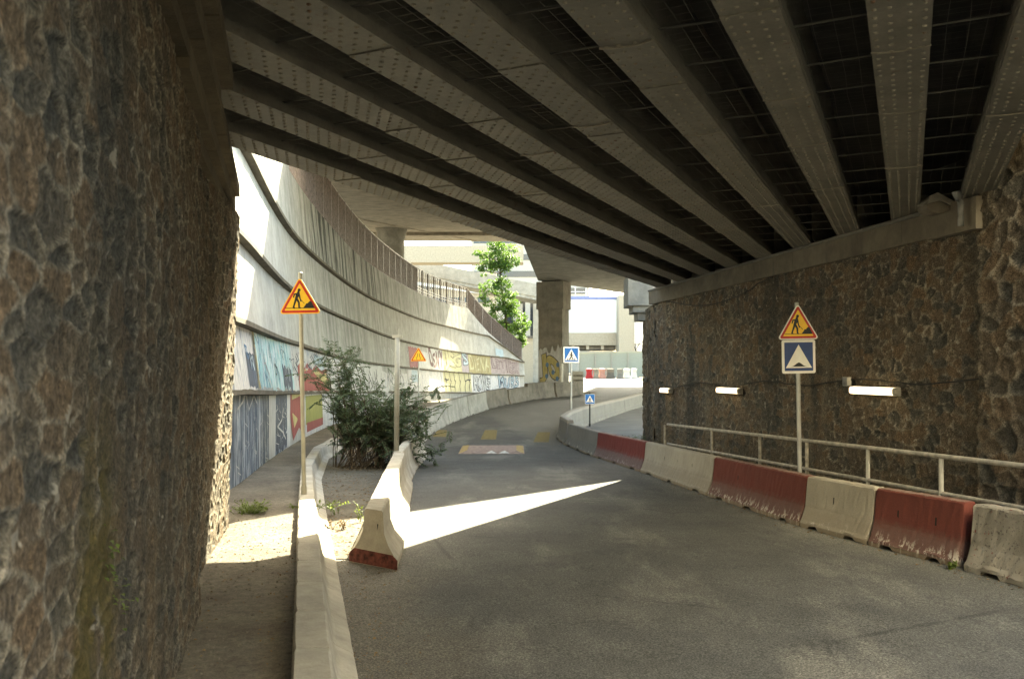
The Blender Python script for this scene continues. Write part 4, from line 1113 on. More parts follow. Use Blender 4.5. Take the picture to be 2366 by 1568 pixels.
def sign_post(name, label, loc, pole_h, plates, rad=0.03, lean=0.0, polemat='galvanised', cat='road sign', pole_z0=0.0, rz=0.0):
    t = thing(name, label, cat, loc); t.rotation_euler = (0, lean, rz)
    mb = MB(); mb.tube([(0,0.045,pole_z0),(0,0.045,pole_h)], rad, 12)
    mb.tube([(0,0.045,pole_h),(0,0.045,pole_h+0.012)], [rad, rad*0.6], 12)
    mb.tube([(0,0.045,pole_z0),(0,0.045,pole_z0+0.14)], rad*1.35, 12)
    mb.build('pole', polemat, t, inv=False, smooth=False)
    for kind, side, z in plates:
        pb = MB(); pg = MB()
        mats = ['sign_back', 'sign_yellow', 'sign_red', 'sign_white', 'sign_blue', 'sign_amber', 'sign_bright_blue']
        if kind in ('works', 'works_white', 'narrow'):
            rim = {'works': 5, 'works_white': 3, 'narrow': 5}[kind]
            pb.slab(shift(tri(side), 0, z), -0.004, 0.018, 0); layer(pb, tri(side), 0.0065, rim, 0, z)
            layer(pb, tri(side, side*0.026, 0.026), 0.0085, 2, 0, z); layer(pb, tri(side, side*0.078, 0.008), 0.0105, 5 if kind == 'works' else 1, 0, z); layer(pb, tri(side, side*0.092, 0.006), 0.0125, 1, 0, z)
            if kind != 'narrow':
                for i, p in enumerate(worker(side)): pg.slab(shift(p, 0, z), -0.0145-0.0003*i, -0.013)
            else:
                for sx in (-1, 1):
                    pl = [(0.105,0.12),(0.10,0.25),(0.055,0.33),(0.05,0.47)]
                    for i, (a, b) in enumerate(zip(pl[:-1], pl[1:])): pg.slab(shift(capsule((sx*a[0]*side, a[1]*side), (sx*b[0]*side, b[1]*side), 0.032*side), 0, z), -0.0145-0.0003*i, -0.013)
        elif kind in ('hump', 'crossing', 'crossing_small'):
            blue = 4 if kind == 'hump' else 6
            pb.slab(shift(sq(side), 0, z), -0.004, 0.018, 0); layer(pb, sq(side), 0.0065, 3, 0, z); layer(pb, sq(side, side*(0.075 if kind != 'crossing_small' else 0.03), 0.008), 0.0085, blue, 0, z)
            T = [(-0.39*side, 0.165*side), (0.39*side, 0.165*side), (0.0, 0.86*side)]; layer(pb, T, 0.0105, 3, 0, z)
            if kind == 'hump':
                pg.slab(shift([(-0.3*side+0.6*side*i/16, 0.20*side+0.125*side*math.exp(-((i/16-0.5)/0.21)**2)) for i in range(17)], 0, z), -0.0125, -0.011)
            else:
                for i, x in enumerate((-0.25, -0.13, -0.01, 0.11, 0.23)):
                    pg.slab(shift([((x-0.035)*side, 0.175*side), ((x+0.025)*side, 0.175*side), ((x*0.8+0.018)*side, 0.27*side), ((x*0.8-0.022)*side, 0.27*side)], 0, z), -0.0125-0.0002*i, -0.011)
                f = lambda x, y: (x*side, y*side)
                for i, p in enumerate([[(0.05*side*math.cos(tt)+0.01*side, 0.64*side+0.05*side*math.sin(tt)) for tt in np.linspace(0, 6.283, 12)[:-1]], capsule(f(0.0,0.57), f(0,0.42), 0.09*side, 0.10*side),
                    capsule(f(0.0,0.42), f(0.10,0.24), 0.06*side), capsule(f(0.0,0.42), f(-0.09,0.24), 0.06*side), capsule(f(0.0,0.55), f(0.12,0.42), 0.035*side), capsule(f(0.0,0.55), f(-0.12,0.44), 0.035*side)]):
                    pg.slab(shift(p, 0, z), -0.0145-0.0003*i, -0.013)
        pn = pb.build('sign_panel', mats, t, inv=False); pg.build('pictogram', 'sign_black', pn, inv=False)
        br_ = MB()
        for dz in (0.25, 0.6): br_.box((0, 0.035, z+side*dz), (0.09, 0.055, 0.03))
        br_.build('clamp', 'galvanised', pn, inv=False)
    return t
# left roadworks sign, on the kerb block
yS = 14.3; xs_ = (701-1183)/2000*yS; zs_ = zroad(-3.4, yS)+0.366
sign_post('roadworks_sign', 'triangular roadworks sign with orange rim on the pole left of the bush', (xs_, yS, zs_), 3.66, [('works', 0.71, 2.98)], 0.036, -0.017, 'grey_pole')
# right double sign behind the red barrier
yS = 15.2; xs_ = (1851-1183)/2000*yS; zs_ = zroad(5, yS)+0.2
sign_post('roadworks_sign', 'double sign, white-rimmed roadworks triangle above a blue speed hump square', (xs_, yS, zs_), 3.42, [('works_white', 0.737, 2.775), ('hump', 0.588, 2.18)], 0.038, -0.018)
# far narrow road sign and crossing signs
yS = 38.0; sign_post('narrow_road_sign', 'small yellow triangular road narrows sign beyond the bush', ((967-1183)/2000*yS, yS, -0.6), 3.75, [('narrow', 0.72, 3.13)], 0.03, 0.0)
yS = 39.2; sign_post('crossing_sign', 'blue square pedestrian crossing sign on a tall pole before the pier', ((1320-1183)/2000*yS, yS, -0.3), 3.45, [('crossing', 0.72, 2.78)], 0.04)
yS = 38.0; sign_post('crossing_sign', 'small low pedestrian crossing sign on a short dark post on the island', ((1363-1183)/2000*yS, yS, -0.34), 1.5, [('crossing_small', 0.43, 1.0)], 0.03, 0.0, 'black')
# bare post on the middle barrier
po = thing('metal_post', 'bare pale grey post with a small cross cap rising beside the bush', 'post', ((916-1183)/2000*18.9, 18.9, zroad(-2.5, 18.9)+0.72))
mb = MB(); mb.tube([(0,0,0),(0.02,0,2.5)], 0.056, 14); mb.build('pole', 'grey_pole', po, inv=False, smooth=True)
mb = MB(); mb.box((0.02,0,2.53), (0.21,0.08,0.06)); mb.tube([(0.05,0,2.55),(0.05,0,2.70)], 0.012, 6); mb.build('cap', 'white_pole', po, inv=False)

# ---------------------------------------------------------------- handrail
hr = thing('handrail', 'painted tubular handrail in front of the right stone wall', 'handrail', (6, 15, 0.2))
def hx(y): return 7.86 - 0.168*y
def hz(y): return zroad(5, y) + 0.2
mb = MB(); ys = [9 - 1.9 + 0.5*i for i in range(34)]; ys = [q for q in ys if q < 22.9]
mb.tube([(hx(y), y, hz(y)+0.985) for y in ys] , 0.034, 10); mb.build('top_rail', 'rail_paint', hr, smooth=True)
mb = MB(); mb.tube([(hx(y), y, hz(y)+0.48) for y in ys], 0.03, 10); mb.build('lower_rail', 'rail_paint', hr, smooth=True)
for y in (8.0, 9.95, 11.84, 13.57, 15.45, 17.3, 19.7, 22.8):
    mb = MB(); mb.tube([(hx(y), y, hz(y)-0.01), (hx(y), y, hz(y)+0.96)], 0.032, 10); mb.build('post', 'rail_paint' if y > 15 else 'white_pole', hr)

# ---------------------------------------------------------------- wall lamps, cable, boxes
ang = math.atan2(1, -0.168)
for i, (yc, lab) in enumerate(((15.15, 'lit tube lamp on the stone wall, nearest and longest of the row'), (21.2, 'lit tube lamp with red scribble on its left end'),
                 (25.65, 'lit tube lamp near the far corner of the stone wall'), (29.2, 'tiny lit lamp at the very end of the stone wall'))):
    zc = 2.1 - 0.0215*yc - (0.02 if i < 3 else -0.35)
    x = xrwall(yc)-0.13 if i < 3 else 4.40
    t = thing('wall_lamp', lab, 'lamp', (x, yc, zc), ang - math.pi/2 if i < 3 else 0.04, 'tube lamps along the stone wall')
    L = (1.36, 1.3, 0.8, 0.7)[i]
    mb = MB(); mb.box((0.045, 0, 0), (0.05, L+0.02, 0.145)); mb.build('backplate', 'lamp_grey', t, inv=False)
    mb = MB(); pr = [(-0.07,-0.035),(-0.05,-0.06),(0.018,-0.066),(0.018,0.066),(-0.05,0.06),(-0.07,0.035)]
    V = []; 
    for y in (-L/2+0.03, L/2-0.03): V += [(a, y, c) for a, c in pr]
    mb.add(V, [(k, (k+1) % 6, 6+(k+1) % 6, 6+k) for k in range(6)]); mb.build('diffuser', 'tube_light', t, inv=False)
    mb = MB()
    for sgn in (-1, 1):
        y0, y1 = sgn*(L/2-0.028), sgn*(L/2+0.03)
        mb.add([(a*1.03, y0, c*1.03) for a, c in pr]+[(a*0.8, y1, c*0.8) for a, c in pr], [(k, (k+1) % 6, 6+(k+1) % 6, 6+k) for k in range(6)]+[tuple(range(6, 12))])
    mb.build('end_caps', 'lamp_grey', t, inv=False)
    if i == 1:
        mb = MB(); rr_ = random.Random(2)
        for q in range(5):
            y = L/2-0.08-0.07*q; mb.bar((-0.073, y, -0.03), (-0.073, y-0.05, 0.03), 0.012, 0.004); mb.bar((-0.0735, y, 0.03), (-0.0735, y-0.055, -0.01), 0.012, 0.004)
        mb.build('scribble', 'paint_red', t, inv=False)
cbx = MB(); rr_ = random.Random(8); pts = []
for i in range(70):
    y = 8.5 + 18*i/69; pts.append((xrwall(y)-0.085, y, 2.1-0.0215*y+0.13+0.05*math.sin(y*1.7)+0.02*rr_.random()))
cbx.tube(pts, 0.012, 5); tag(cbx.build('cable', 'cable'), 'thin black cable sagging along the stone wall above the tube lamps', 'cable')
t = thing('junction_box', 'small grey junction box left of the nearest tube lamp', 'junction box', (xrwall(16.0)-0.12, 16.0, 2.1-0.022*16+0.16), ang-math.pi/2)
mb = MB(); mb.box((0,0,0), (0.08,0.16,0.16)); mb.build('box', 'white_pole', t, inv=False); mb = MB(); mb.box((-0.045,0,0), (0.01,0.14,0.14)); mb.build('lid', 'white_pipe', t, inv=False)
mb = MB(); pts = [(xrwall(19+0.25*i)-0.09, 19+0.25*i, 4.16-0.34*math.sin(math.pi*i/26)*(1 if i > 3 else 0.6)) for i in range(27)]
mb.tube(pts, 0.012, 5); tag(mb.build('cable', 'cable'), 'loose cable looping below the bearing ledge near the far corner', 'cable')
# floodlight on the ledge
fl = thing('floodlight', 'boxy grey floodlight hanging from the ledge near the top right', 'floodlight', (6.56, 13.2, 4.60))
mb = MB(); mb.slab([(-0.31,0.02),(-0.27,0.13),(-0.15,0.19),(0.20,0.0),(0.31,-0.07),(0.31,-0.13),(0.15,-0.06),(-0.02,0.03),(-0.12,0.07)][::-1], -0.17, 0.17); mb.build('housing', 'lamp_grey', fl, inv=False)
mb = MB(); mb.slab([(-0.305,0.015),(-0.125,0.062),(-0.025,0.022),(0.10,-0.06),(-0.08,-0.12),(-0.20,-0.11),(-0.29,-0.06)], -0.15, 0.15); mb.build('glass', 'ledge_concrete', fl, inv=False)
t = thing('drain_pipe', 'short white drain pipe with funnel beside the bearing block', 'pipe', (xrwall(12.6)-0.32, 12.66, 4.2))
mb = MB(); mb.tube([(0,0,0.02),(0,0,0.36),(-0.03,0,0.42)], 0.045, 10); mb.build('pipe', 'white_pipe', t, inv=False, smooth=True); mb = MB(); mb.tube([(-0.03,0,0.40),(-0.04,0,0.52)], [0.05, 0.09], 10); mb.build('funnel', 'white_pipe', t, inv=False)

# ---------------------------------------------------------------- speed cushion
sc = thing('speed_cushion', 'worn pinkish speed cushion with yellow corners and white arrows in the lane', 'speed cushion', (0,0,0))
cx, y0, y1 = -0.67, 28.1, 30.6
P = lambda x, y, h: (x, y, zroad(x, y)+h)
mb = MB(); w = 1.08
mb.add([P(cx-w,y0,0.004),P(cx+w,y0,0.004),P(cx+w,y1,0.004),P(cx-w,y1,0.004),P(cx-w+0.3,y0+0.45,0.065),P(cx+w-0.3,y0+0.45,0.065),P(cx+w-0.3,y1-0.45,0.065),P(cx-w+0.3,y1-0.45,0.065)], [(4,5,6,7),(0,1,5,4),(1,2,6,5),(2,3,7,6),(3,0,4,7)])
mb.build('body', 'cushion_rubber', sc)
for s_ in (-1, 1):
  mb = MB(); mb.add([P(cx+s_*w*0.98,y0+0.05,0.012),P(cx+s_*(w-0.26),y0+0.42,0.068),P(cx+s_*(w-0.26),y1-0.42,0.068),P(cx+s_*w*0.98,y1-0.05,0.012)], [(0,1,2,3)]); mb.build('yellow_edge', 'cushion_yellow', sc)
mb = MB()
for xx in (-0.0, 0.42): mb.add([P(cx+xx-0.18,y0+0.06,0.016),P(cx+xx+0.18,y0+0.06,0.016),P(cx+xx,y0+0.42,0.066)], [(0,1,2)])
mb.build('white_arrow', 'road_white', sc)

# ---------------------------------------------------------------- plants
def leaf(mb, p, d, up, L, w, mat=0):
    s = d.cross(up); s = s.normalized() if s.length > 1e-3 else Vector((1,0,0)); nrm = s.cross(d).normalized()
    m_ = p + d*L*0.5; t = p + d*L - nrm*L*0.12
    mb.add([p, m_+s*w/2+nrm*w*0.15, t, m_-s*w/2+nrm*w*0.15, m_], [(0,1,4),(1,2,4),(2,3,4),(3,0,4)], mat)
def rnd(r): 
    while True:
        v = Vector((r.uniform(-1,1), r.uniform(-1,1), r.uniform(-1,1)))
        if 0.05 < v.length < 1: return v.normalized()
# bush behind the middle barrier: many arching stems with paired narrow leaves
bu = thing('bush', 'dark green bushy shrub with narrow leaves growing behind the middle barrier', 'bush', (-3.9, 23.2, -0.49))
st = MB(); lf = MB(); r = random.Random(4)
def env(x, z):      # rough outline of the crown: wide low mound, a taller spray on the left
    return True
stems = []
for i in range(96):
    a = r.uniform(0, 2*math.pi); 
    bx = -3.5 + r.gauss(0, 0.42); by = 20.7 + r.gauss(0, 0.4)
    q = r.random()
    if q < 0.28: tx, tz = -4.15 + r.gauss(0, 0.30), r.uniform(1.9, 3.35)
    elif q < 0.62: tx, tz = -3.2 + r.gauss(0, 0.45), r.uniform(1.0, 2.35)
    elif q < 0.84: tx, tz = -2.35 + r.gauss(0, 0.34), r.uniform(0.55, 2.25)
    else: tx, tz = -1.95 + r.gauss(0, 0.22), r.uniform(0.3, 1.7)
    bx *= 1.12; tx *= 1.12; tz *= 0.99; by += 2.5; tx -= 0.12 if q > 0.62 else 0.0; ty = by + r.gauss(0, 0.55)
    p0 = Vector((bx, by, -0.49)); p2 = Vector((tx, ty, -0.49+tz)); p1 = p0.lerp(p2, 0.5) + Vector((0, 0, 0.25*tz)) - (p2-p0)*0.12*Vector((1,1,0)).length*0
    pts = []
    for k in range(9):
        t = k/8; pts.append(p0*(1-t)**2 + p1*2*t*(1-t) + p2*t*t + Vector((r.gauss(0,0.02), r.gauss(0,0.02), 0)))
    st.tube(pts, [0.014*(1-0.75*k/8) for k in range(9)], 4, cap=False); stems.append(pts)
    twigs = [(pts, 0.30)]
    for k in range(7):
        j = r.randint(3, 8); d = (rnd(r)*0.9 + Vector((0,0,0.35))).normalized(); ln = r.uniform(0.25, 0.6); b0 = pts[j]
        tw = [b0 + d*ln*q/5 + Vector((0,0,-0.10*ln*(q/5)**2)) for q in range(6)]
        st.tube(tw, [0.006, 0.005, 0.004, 0.004, 0.003, 0.002], 3, cap=False); twigs.append((tw, 0.0))
    for tw, f0 in twigs:
        nn = 15 if f0 == 0 else 16
        for q in range(nn):
            t = f0 + (1-f0)*(q+r.random())/nn; fk = t*(len(tw)-1); j = min(int(fk), len(tw)-2); p = tw[j].lerp(tw[j+1], fk-j)
            d0 = (tw[j+1]-tw[j]).normalized()
            for sgn in (-1, 1):
                s = d0.cross(Vector((0,0,1))); s = s.normalized() if s.length > 0.05 else rnd(r)
                d = (d0*0.6 + s*sgn*0.9 + rnd(r)*0.35 + Vector((0,0,-0.1))).normalized()
                leaf(lf, p, d, Vector((0,0,1))+rnd(r)*0.5, r.uniform(0.085, 0.145), r.uniform(0.026, 0.044))
st.build('stems', 'bark', bu); lf.build('foliage', 'bush_leaf', bu)
# tree behind the railing
tr = thing('tree', 'bright green leafy tree behind the railing at the end of the curved wall', 'tree', (-2.6, 100, 2))
tk = MB(); lf = MB(); r = random.Random(12)
trunk = [Vector((-0.3, 106, 0.5)), Vector((-0.5, 106, 5)), Vector((-0.7, 106.1, 8)), Vector((-1.1, 106, 11)), Vector((-1.4, 106, 14.0)), Vector((-1.35, 106, 16.5))]
tk.tube(trunk, [0.19, 0.16, 0.13, 0.10, 0.06, 0.03], 8)
clumps = [(-1.9,16.0,1.3),(-0.9,15.9,1.35),(-2.6,14.7,1.25),(-0.6,14.4,1.3),(-3.4,13.6,0.8),(-1.6,14.2,1.1),(0.0,14.9,0.8),(-1.2,16.6,0.9),
          (-2.7,11.3,1.05),(-1.3,11.9,1.0),(-0.2,11.2,0.95),(-3.1,10.2,0.65),(-0.9,10.2,1.1),(-0.2,9.3,1.1),(-1.7,9.0,0.8),(0.35,8.2,1.1),(-0.8,8.0,1.0),(0.9,7.2,0.95),(0.0,6.8,1.0),(1.25,6.3,0.7),(0.4,5.9,0.8),(-2.3,8.3,0.6),(1.3,7.6,0.8),(1.5,5.5,0.6),(0.7,5.0,0.7),(-0.4,5.8,0.7),(-3.6,15.2,0.7),(-1.6,12.6,0.7)]
for cx_, cz_, cr in clumps:
    cx_ *= 1.08; cz_ = 2.1+(cz_-2.1)*1.07; cr *= 1.14; c = Vector((cx_, 106 + r.gauss(0, 0.8), cz_)); j = min(range(len(trunk)), key=lambda i: abs(trunk[i].z-(cz_-0.8)))
    tk.tube([trunk[j], trunk[j].lerp(c, 0.55)+Vector((0,0,-0.1)), c], [0.06, 0.035, 0.015], 5, cap=False)
    for sub in range(5):
        c2 = c + rnd(r)*cr*r.uniform(0.35, 0.85); r2 = cr*r.uniform(0.34, 0.6)
        for q in range(int(150*r2*r2)+14):
            v = rnd(r); rad = r2*(r.random()**0.4); p = c2 + Vector((v.x*rad*1.1, v.y*rad, v.z*rad*0.65))
            d = (v*0.6 + rnd(r)*0.7 + Vector((0,0,-0.25))).normalized()
            leaf(lf, p, d, Vector((0,0,1))+rnd(r)*0.5, r.uniform(0.22, 0.44), r.uniform(0.16, 0.32))
tk.build('trunk', 'bark', tr); lf.build('crown', 'tree_leaf', tr)
# weeds and dry stalks
def weed(x, y, z, h, w, n, label, mat='weed_leaf', group=None, seed=0):
    r = random.Random(seed); mb = MB()
    for i in range(n):
        a = r.uniform(0, 2*math.pi); d = Vector((math.cos(a)*w, math.sin(a)*w*0.7, h*r.uniform(0.5, 1.0)))
        p0 = Vector((x+r.gauss(0, w*0.35), y+r.gauss(0, w*0.3), z)); pts = [p0 + d*t + Vector((0,0,-0.25*h*t*t)) for t in (0, 0.35, 0.7, 1.0)]
        mb.tube(pts, 0.0035, 3, cap=False)
        for q in range(7):
            t = 0.25+0.75*q/6; p = p0 + d*t + Vector((0,0,-0.25*h*t*t)); leaf(mb, p, (rnd(r)+Vector((0,0,0.4))).normalized(), Vector((0,0,1)), r.uniform(0.03, 0.07), r.uniform(0.02, 0.04))
    return tag(mb.build('weed', mat), label, 'plant', group)
weed(-4.0, 13.3, -0.09, 0.26, 0.26, 55, 'bright green weed clump at the foot of the sunlit wall end', seed=1)
weed(-3.15, 13.9, -0.10, 0.14, 0.35, 16, 'sparse low weed between wall end and kerb in the sun', seed=2)
weed(-2.35, 13.6, -0.27, 0.42, 0.10, 5, 'thin tall weed by the left side of the red-footed barrier', seed=3)
weed(-2.5, 12.9, -0.27, 0.22, 0.08, 6, 'dry yellowish weed stalk in front of the barrier in the sun', 'dry_leaf', seed=4)
weed(-2.95, 14.4, -0.29, 0.30, 0.10, 6, 'green weed growing along the shaded right foot of the kerb', seed=5)
weed(-2.72, 13.0, -0.26, 0.15, 0.10, 7, 'small dry weed at the right foot of the sunlit kerb', 'dry_leaf', seed=6)
weed(4.75, 29.5, -0.42, 0.55, 0.35, 40, 'dark weed tuft at the foot of the far wall corner', 'bush_leaf', seed=7)
weed(4.3, 31.0, -0.40, 0.3, 0.3, 20, 'low weed tuft on the island behind the barriers', 'bush_leaf', seed=8)
weed(3.0, 30.6, -0.40, 0.22, 0.2, 12, 'tiny weed on the island beside the grey barriers', 'bush_leaf', seed=9)
weed(-2.55, 5.95, 0.06, 0.16, 0.14, 12, 'small green weed at the foot of the near stone wall', seed=10)
weed(5.13, 10.12, -0.2, 0.10, 0.05, 8, 'tiny weed in the gap between pitted and red barriers', seed=11)
for i, (x, y, z, k) in enumerate(((-2.0,3.5,1.35,7),(-2.05,3.75,1.1,6))):
    mb = MB(); r = random.Random(50+i); xx = xlwall(y)+0.17
    for q in range(22): leaf(mb, Vector((xx+r.gauss(0,0.01), y+r.gauss(0,0.05), z+r.gauss(0,0.06))), (Vector((1,0,-0.3))+rnd(r)*0.7).normalized(), Vector((0,0,1)), 0.028, 0.02)
    tag(mb.build('fern', 'weed_leaf'), ('tiny green plant rooted in the near stone wall, upper', 'tiny green plant rooted in the near stone wall, lower')[i], 'plant')
# fallen leaves, twigs and gravel on the ground
mb = MB(); r = random.Random(77)
def bit(x, y, z, s):
    a = r.uniform(0, 6.28); c, s_ = math.cos(a)*s, math.sin(a)*s
    mb.add([(x-c, y-s_, z+0.004), (x+s_*0.5, y-c*0.5, z+0.012*r.random()+0.004), (x+c, y+s_, z+0.006), (x-s_*0.5, y+c*0.5, z+0.016*r.random()+0.004)], [(0,1,2,3)])
for i in range(1100):
    y = r.uniform(10.8, 27); t = r.random(); x = ver_clip(t, y); bit(x, y, zroad(x, y)+0.012, r.uniform(0.012, 0.04))
for i in range(260):
    y = r.uniform(4, 13); x = pav_clip(r.random(), y); bit(x, y, zroad(x, y)+0.2, r.uniform(0.008, 0.022))
for i in range(260):
    y = r.uniform(4.5, 20); x = xbarrier(y)-abs(r.gauss(0, 0.12)); bit(x, y, zroad(x, y), r.uniform(0.008, 0.03))
for i in range(200):
    y = r.uniform(5, 11); x = xkerb(y)+abs(r.gauss(0, 0.3)); bit(x, y, zroad(x, y), r.uniform(0.006, 0.02))
tag(mb.build('leaf_litter', 'dry_leaf'), 'dry leaf litter and grit scattered along kerbs and barriers', 'litter', kind='stuff')
mb = MB(); r = random.Random(78)
def pebble(x, y, z, s):
    c = Vector((x, y, z)); V = []
    for v in ((1,0,0),(0,1,0),(-1,0,0),(0,-1,0),(0,0,0.8)): V.append(c + Vector(v)*s*r.uniform(0.6, 1.2))
    mb.add(V, [(0,1,4),(1,2,4),(2,3,4),(3,0,4)])
for i in range(900):
    y = r.uniform(4, 13); x = pav_clip(r.random()**0.8, y); pebble(x, y, zroad(x, y)+0.2, r.uniform(0.004, 0.018))
for i in range(500):
    y = r.uniform(4.5, 14); x = xkerb(y)+abs(r.gauss(0, 0.45)); pebble(x, y, zroad(x, y), r.uniform(0.003, 0.011))
tag(mb.build('gravel', 'dirt'), 'loose gravel on the dirt pavement and by the kerb', 'gravel', kind='stuff')

# ---------------------------------------------------------------- far background
wb = thing('white_building', 'white blank terrace wall with blue trim and railing right of the pier', 'building', (13, 142, 2))
mb = MB(); mb.box((12.2, 146, 2.1+9.0), (11.2, 8, 5.4)); mb.build('white_wall', 'white_plaster', wb)
mb = MB(); mb.box((12.2, 146, 2.1+12.0), (11.3, 8.2, 0.5)); mb.build('blue_trim', 'blue_paint', wb)
mb = MB(); mb.box((12.4, 145.9, 2.1+5.25), (11.8, 8.6, 2.05)); mb.build('lower_band', 'beige_plaster', wb)
mb = MB(); mb.box((12.2, 146.5, 2.1+3.85), (10.8, 8, 0.7)); mb.build('recess', 'concrete_dark', wb)
for i in range(5):
    mb = MB(); mb.box((7.6+2.4*i, 142.0, 2.1+3.85), (0.45, 0.5, 0.7)); mb.build('pillar', 'beige_plaster', wb)
mb = MB(); mb.box((12.3, 146.2, 2.0+1.6), (11.4, 8, 3.6)); mb.build('base', 'pale_plaster', wb)
mb = MB(); mb.bar((6.8,142,2.1+14.1),(17.4,142,2.1+14.1), 0.12, 0.12); mb.bar((6.8,142,2.1+13.0),(17.4,142,2.1+13.0), 0.1, 0.1)
for i in range(7): mb.box((6.9+1.75*i, 142, 2.1+13.2), (0.12, 0.12, 1.9))
mb.build('roof_railing', 'white_plaster', wb)
bp = thing('beige_tower', 'plain beige building edge between the white wall and the stone wall', 'building', (18.3, 139, 2))
mb = MB(); mb.box((18.4, 141, 7.5), (2.5, 4, 13.6)); mb.build('wall', 'beige_plaster', bp)
mb = MB(); mb.bar((19.75,138.8,1),(19.75,138.8,13),0.1,0.1); mb.build('drain_pipe', 'black', bp)
lb = thing('lattice_fence', 'pale fence panel with dark lattice beside the stone wall corner', 'fence', (21, 148, 2))
mb = MB(); mb.box((21.6, 149, 6), (3.0, 0.3, 11)); mb.build('panel', 'white_plaster', lb)
mb = MB()
for a, b in (((20.6,4.6),(22.0,7.0)),((22.0,4.6),(20.8,6.6)),((20.5,6.7),(22.3,6.7)),((21.2,4.4),(21.2,6.7))): mb.bar((a[0],148.8,a[1]),(b[0],148.8,b[1]),0.12,0.12)
mb.build('lattice', 'concrete_dark', lb)
ho = thing('hoarding', 'long pale green site hoarding behind the row of waste barriers', 'fence', (13, 116, 1))
mb = MB(); mb.prism([(8.9,116),(20,116),(20,116.1),(8.9,116.1)], [1.2]*4, [4.55,4.75,4.75,4.55]); mb.build('panel', 'hoarding_mesh', ho)
mb = MB(); mb.bar((8.9,115.9,4.6),(20,115.9,4.8),0.08,0.1)
for i in range(6): mb.box((8.95+2.2*i, 115.9, 2.9), (0.1, 0.1, 3.5))
mb.build('frame', 'pale_plaster', ho)
for i, (pxc, w, mat, lab) in enumerate(((1361,16,'red_plastic','bright red barrier block in the row before the hoarding'), (1376,13,'kerb_concrete','small tan block between the red and pink ones by the hoarding'),
      (1391,16,'pink_plastic','pinkish barrier block in the row before the hoarding'), (1410,21,'barrier_grey','widest grey block in the row before the hoarding'), (1432,14,'concrete','grey block left of the white ones by the hoarding'),
      (1448,15,'white_plaster','white barrier block in the row before the hoarding'), (1465,14,'white_plaster','rightmost white block of the row before the hoarding'))):
    yq = 108; xq = (pxc-1183)/2000*yq; wq = w/2000*yq
    zq = zroad(xq, yq); t = thing('barrier_block', lab, 'barrier', (xq, yq, zq), 0.1*(i % 3), 'barrier blocks lined up before the hoarding')
    mb = MB(); rings = [(0.5,0),(0.5,0.15),(0.40,0.45),(0.36,0.8),(0.42,1.0),(0.42,1.22),(0.30,1.25)]
    V = [(sx*f*wq, sy*0.35*f*2, z) for f, z in rings for sx, sy in ((-1,-1),(1,-1),(1,1),(-1,1))]
    F = [(j*4+k, j*4+(k+1) % 4, j*4+4+(k+1) % 4, j*4+4+k) for j in range(len(rings)-1) for k in range(4)] + [(24,25,26,27)]
    mb.add(V, F); mb.build('body', mat, t, inv=False)
kb = thing('beige_building', 'beige building with dark openings and columns left of the pier', 'building', (3, 140, 2))
mb = MB(); mb.box((2.2, 143, 4.0), (7.0, 6, 7.5)); mb.build('lower_wall', 'beige_plaster', kb)
mb = MB(); mb.box((2.2, 143.6, 10.6), (6.8, 5.6, 5.6)); mb.build('opening', 'window_glass', kb)
for x in (0.6, 2.55, 4.25):
    mb = MB(); mb.box((x, 140.3, 10.6), (0.8, 0.6, 5.65)); mb.build('column', 'pale_plaster', kb)
mb = MB(); mb.box((2.2, 143, 14.1), (7.2, 6.4, 1.35)); mb.build('upper_slab', 'pale_plaster', kb)
mb = MB(); mb.box((2.2, 139.9, 7.6), (7.2, 0.5, 0.35)); mb.build('sill', 'concrete_dark', kb)
fb = thing('pale_office_block', 'tall pale office block with window bands far behind the tree', 'building', (0, 190, 0))
mb = MB(); mb.box((4, 196, 18), (26, 10, 40)); mb.build('wall', 'pale_plaster', fb)
for i in range(9):
    mb = MB(); mb.box((4, 190.95, 5+3.7*i), (25, 0.2, 1.3)); mb.build('window_band', 'window_glass', fb)
gb = thing('glass_front_building', 'low pale building with bluish window strips seen below the beam', 'building', (-14, 165, 0))
mb = MB(); mb.box((-16, 170, 10), (26, 10, 22)); mb.build('wall', 'beige_plaster', gb)
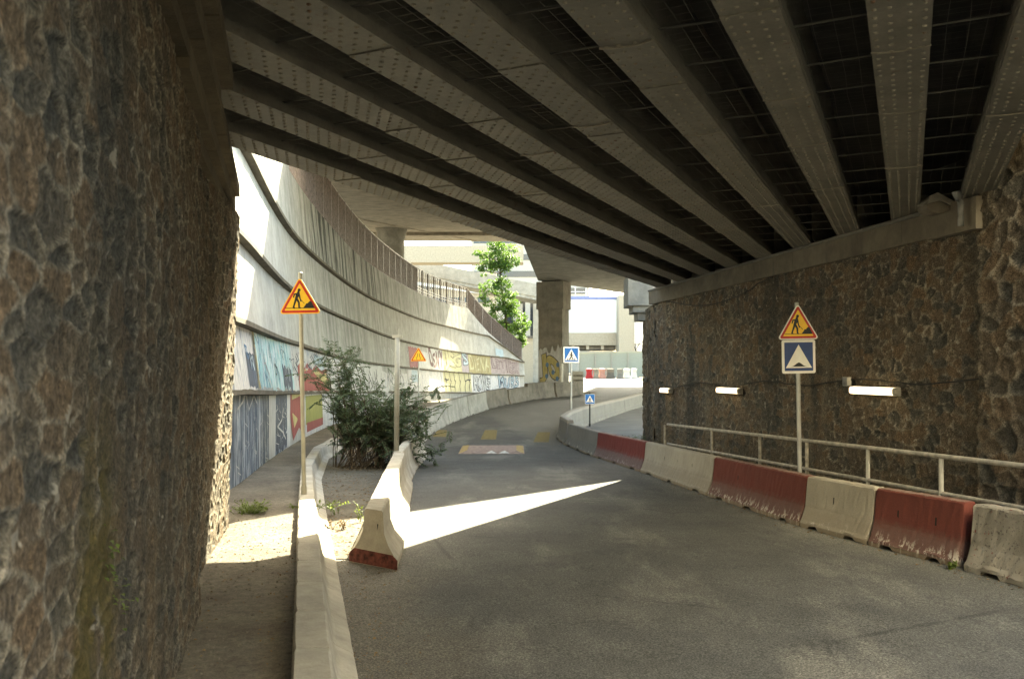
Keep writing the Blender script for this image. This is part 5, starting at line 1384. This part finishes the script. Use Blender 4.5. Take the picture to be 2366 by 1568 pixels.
for z_ in (15.6, 18.2):
    for i in range(9):
        mb = MB(); mb.box((-27+2.7*i, 164.95, z_), (2.2, 0.2, 1.0)); mb.build('window', 'window_glass', gb)
mb = MB(); mb.bar((-29,164,20.2),(-3,164,16.6),0.6,0.5); mb.build('cornice', 'white_plaster', gb)
cb = thing('street_cabinet', 'grey louvred cabinet on the right of the graffiti pier', 'cabinet', (5.2, 68.5, -0.2))
mb = MB(); mb.box((0,0,1.15), (0.85,0.6,2.3)); mb.build('body', 'pale_plaster', cb, inv=False)
mb = MB()
for i in range(5): mb.box((0,-0.32,0.5+0.36*i), (0.75,0.03,0.14))
mb.build('louvres', 'concrete_dark', cb, inv=False)
wp = thing('white_post', 'slim white post standing at the right foot of the pier', 'post', ((1297-1183)/2000*64.5, 64.5, -0.3))
mb = MB(); mb.tube([(0,0,0),(0,0,2.9)], 0.14, 12); mb.build('pole', 'white_pole', wp, inv=False); mb = MB(); mb.tube([(0,0,2.9),(0,0,2.98)], [0.16,0.08], 12); mb.build('cap', 'white_pole', wp, inv=False)

# ---------------------------------------------------------------- street front on the near side of the bridge
sf = thing('street_front', 'pale plastered apartment houses on the near side of the bridge', 'building', (6, -45, 0))
mb = MB(); mb.box((10, -50, 10), (70, 10, 22)); mb.build('wall', 'beige_plaster', sf)
for k in range(14):
    for z_ in (3.5, 7.0, 10.5, 14.0):
        mb = MB(); mb.box((-17+4.1*k, -44.98, z_), (1.2, 0.16, 1.9)); mb.build('window', 'window_glass', sf)

# glazed tower behind the street front: its panes throw soft reflected sun under the bridge
plain('tower_glass', (0.82, 0.77, 0.68), 0.16, 0.05, 1.0, 1.0)
gt = thing('glass_tower', 'tall glazed office tower on the near side of the bridge', 'building', (32, -60, 0))
mb = MB(); mb.box((32, -68, 50), (72, 18, 100), math.radians(7)); mb.build('core', 'concrete_dark', gt)
for k in range(9):
    o_ = -31.8+8*k; c7, s7 = math.cos(math.radians(7)), math.sin(math.radians(7))
    mb = MB(); mb.box((32+o_*c7-9.1*s7, -68+o_*s7+9.1*c7, 50), (7.5, 0.3, 98), math.radians(7)); mb.build('glazing', 'tower_glass', gt)
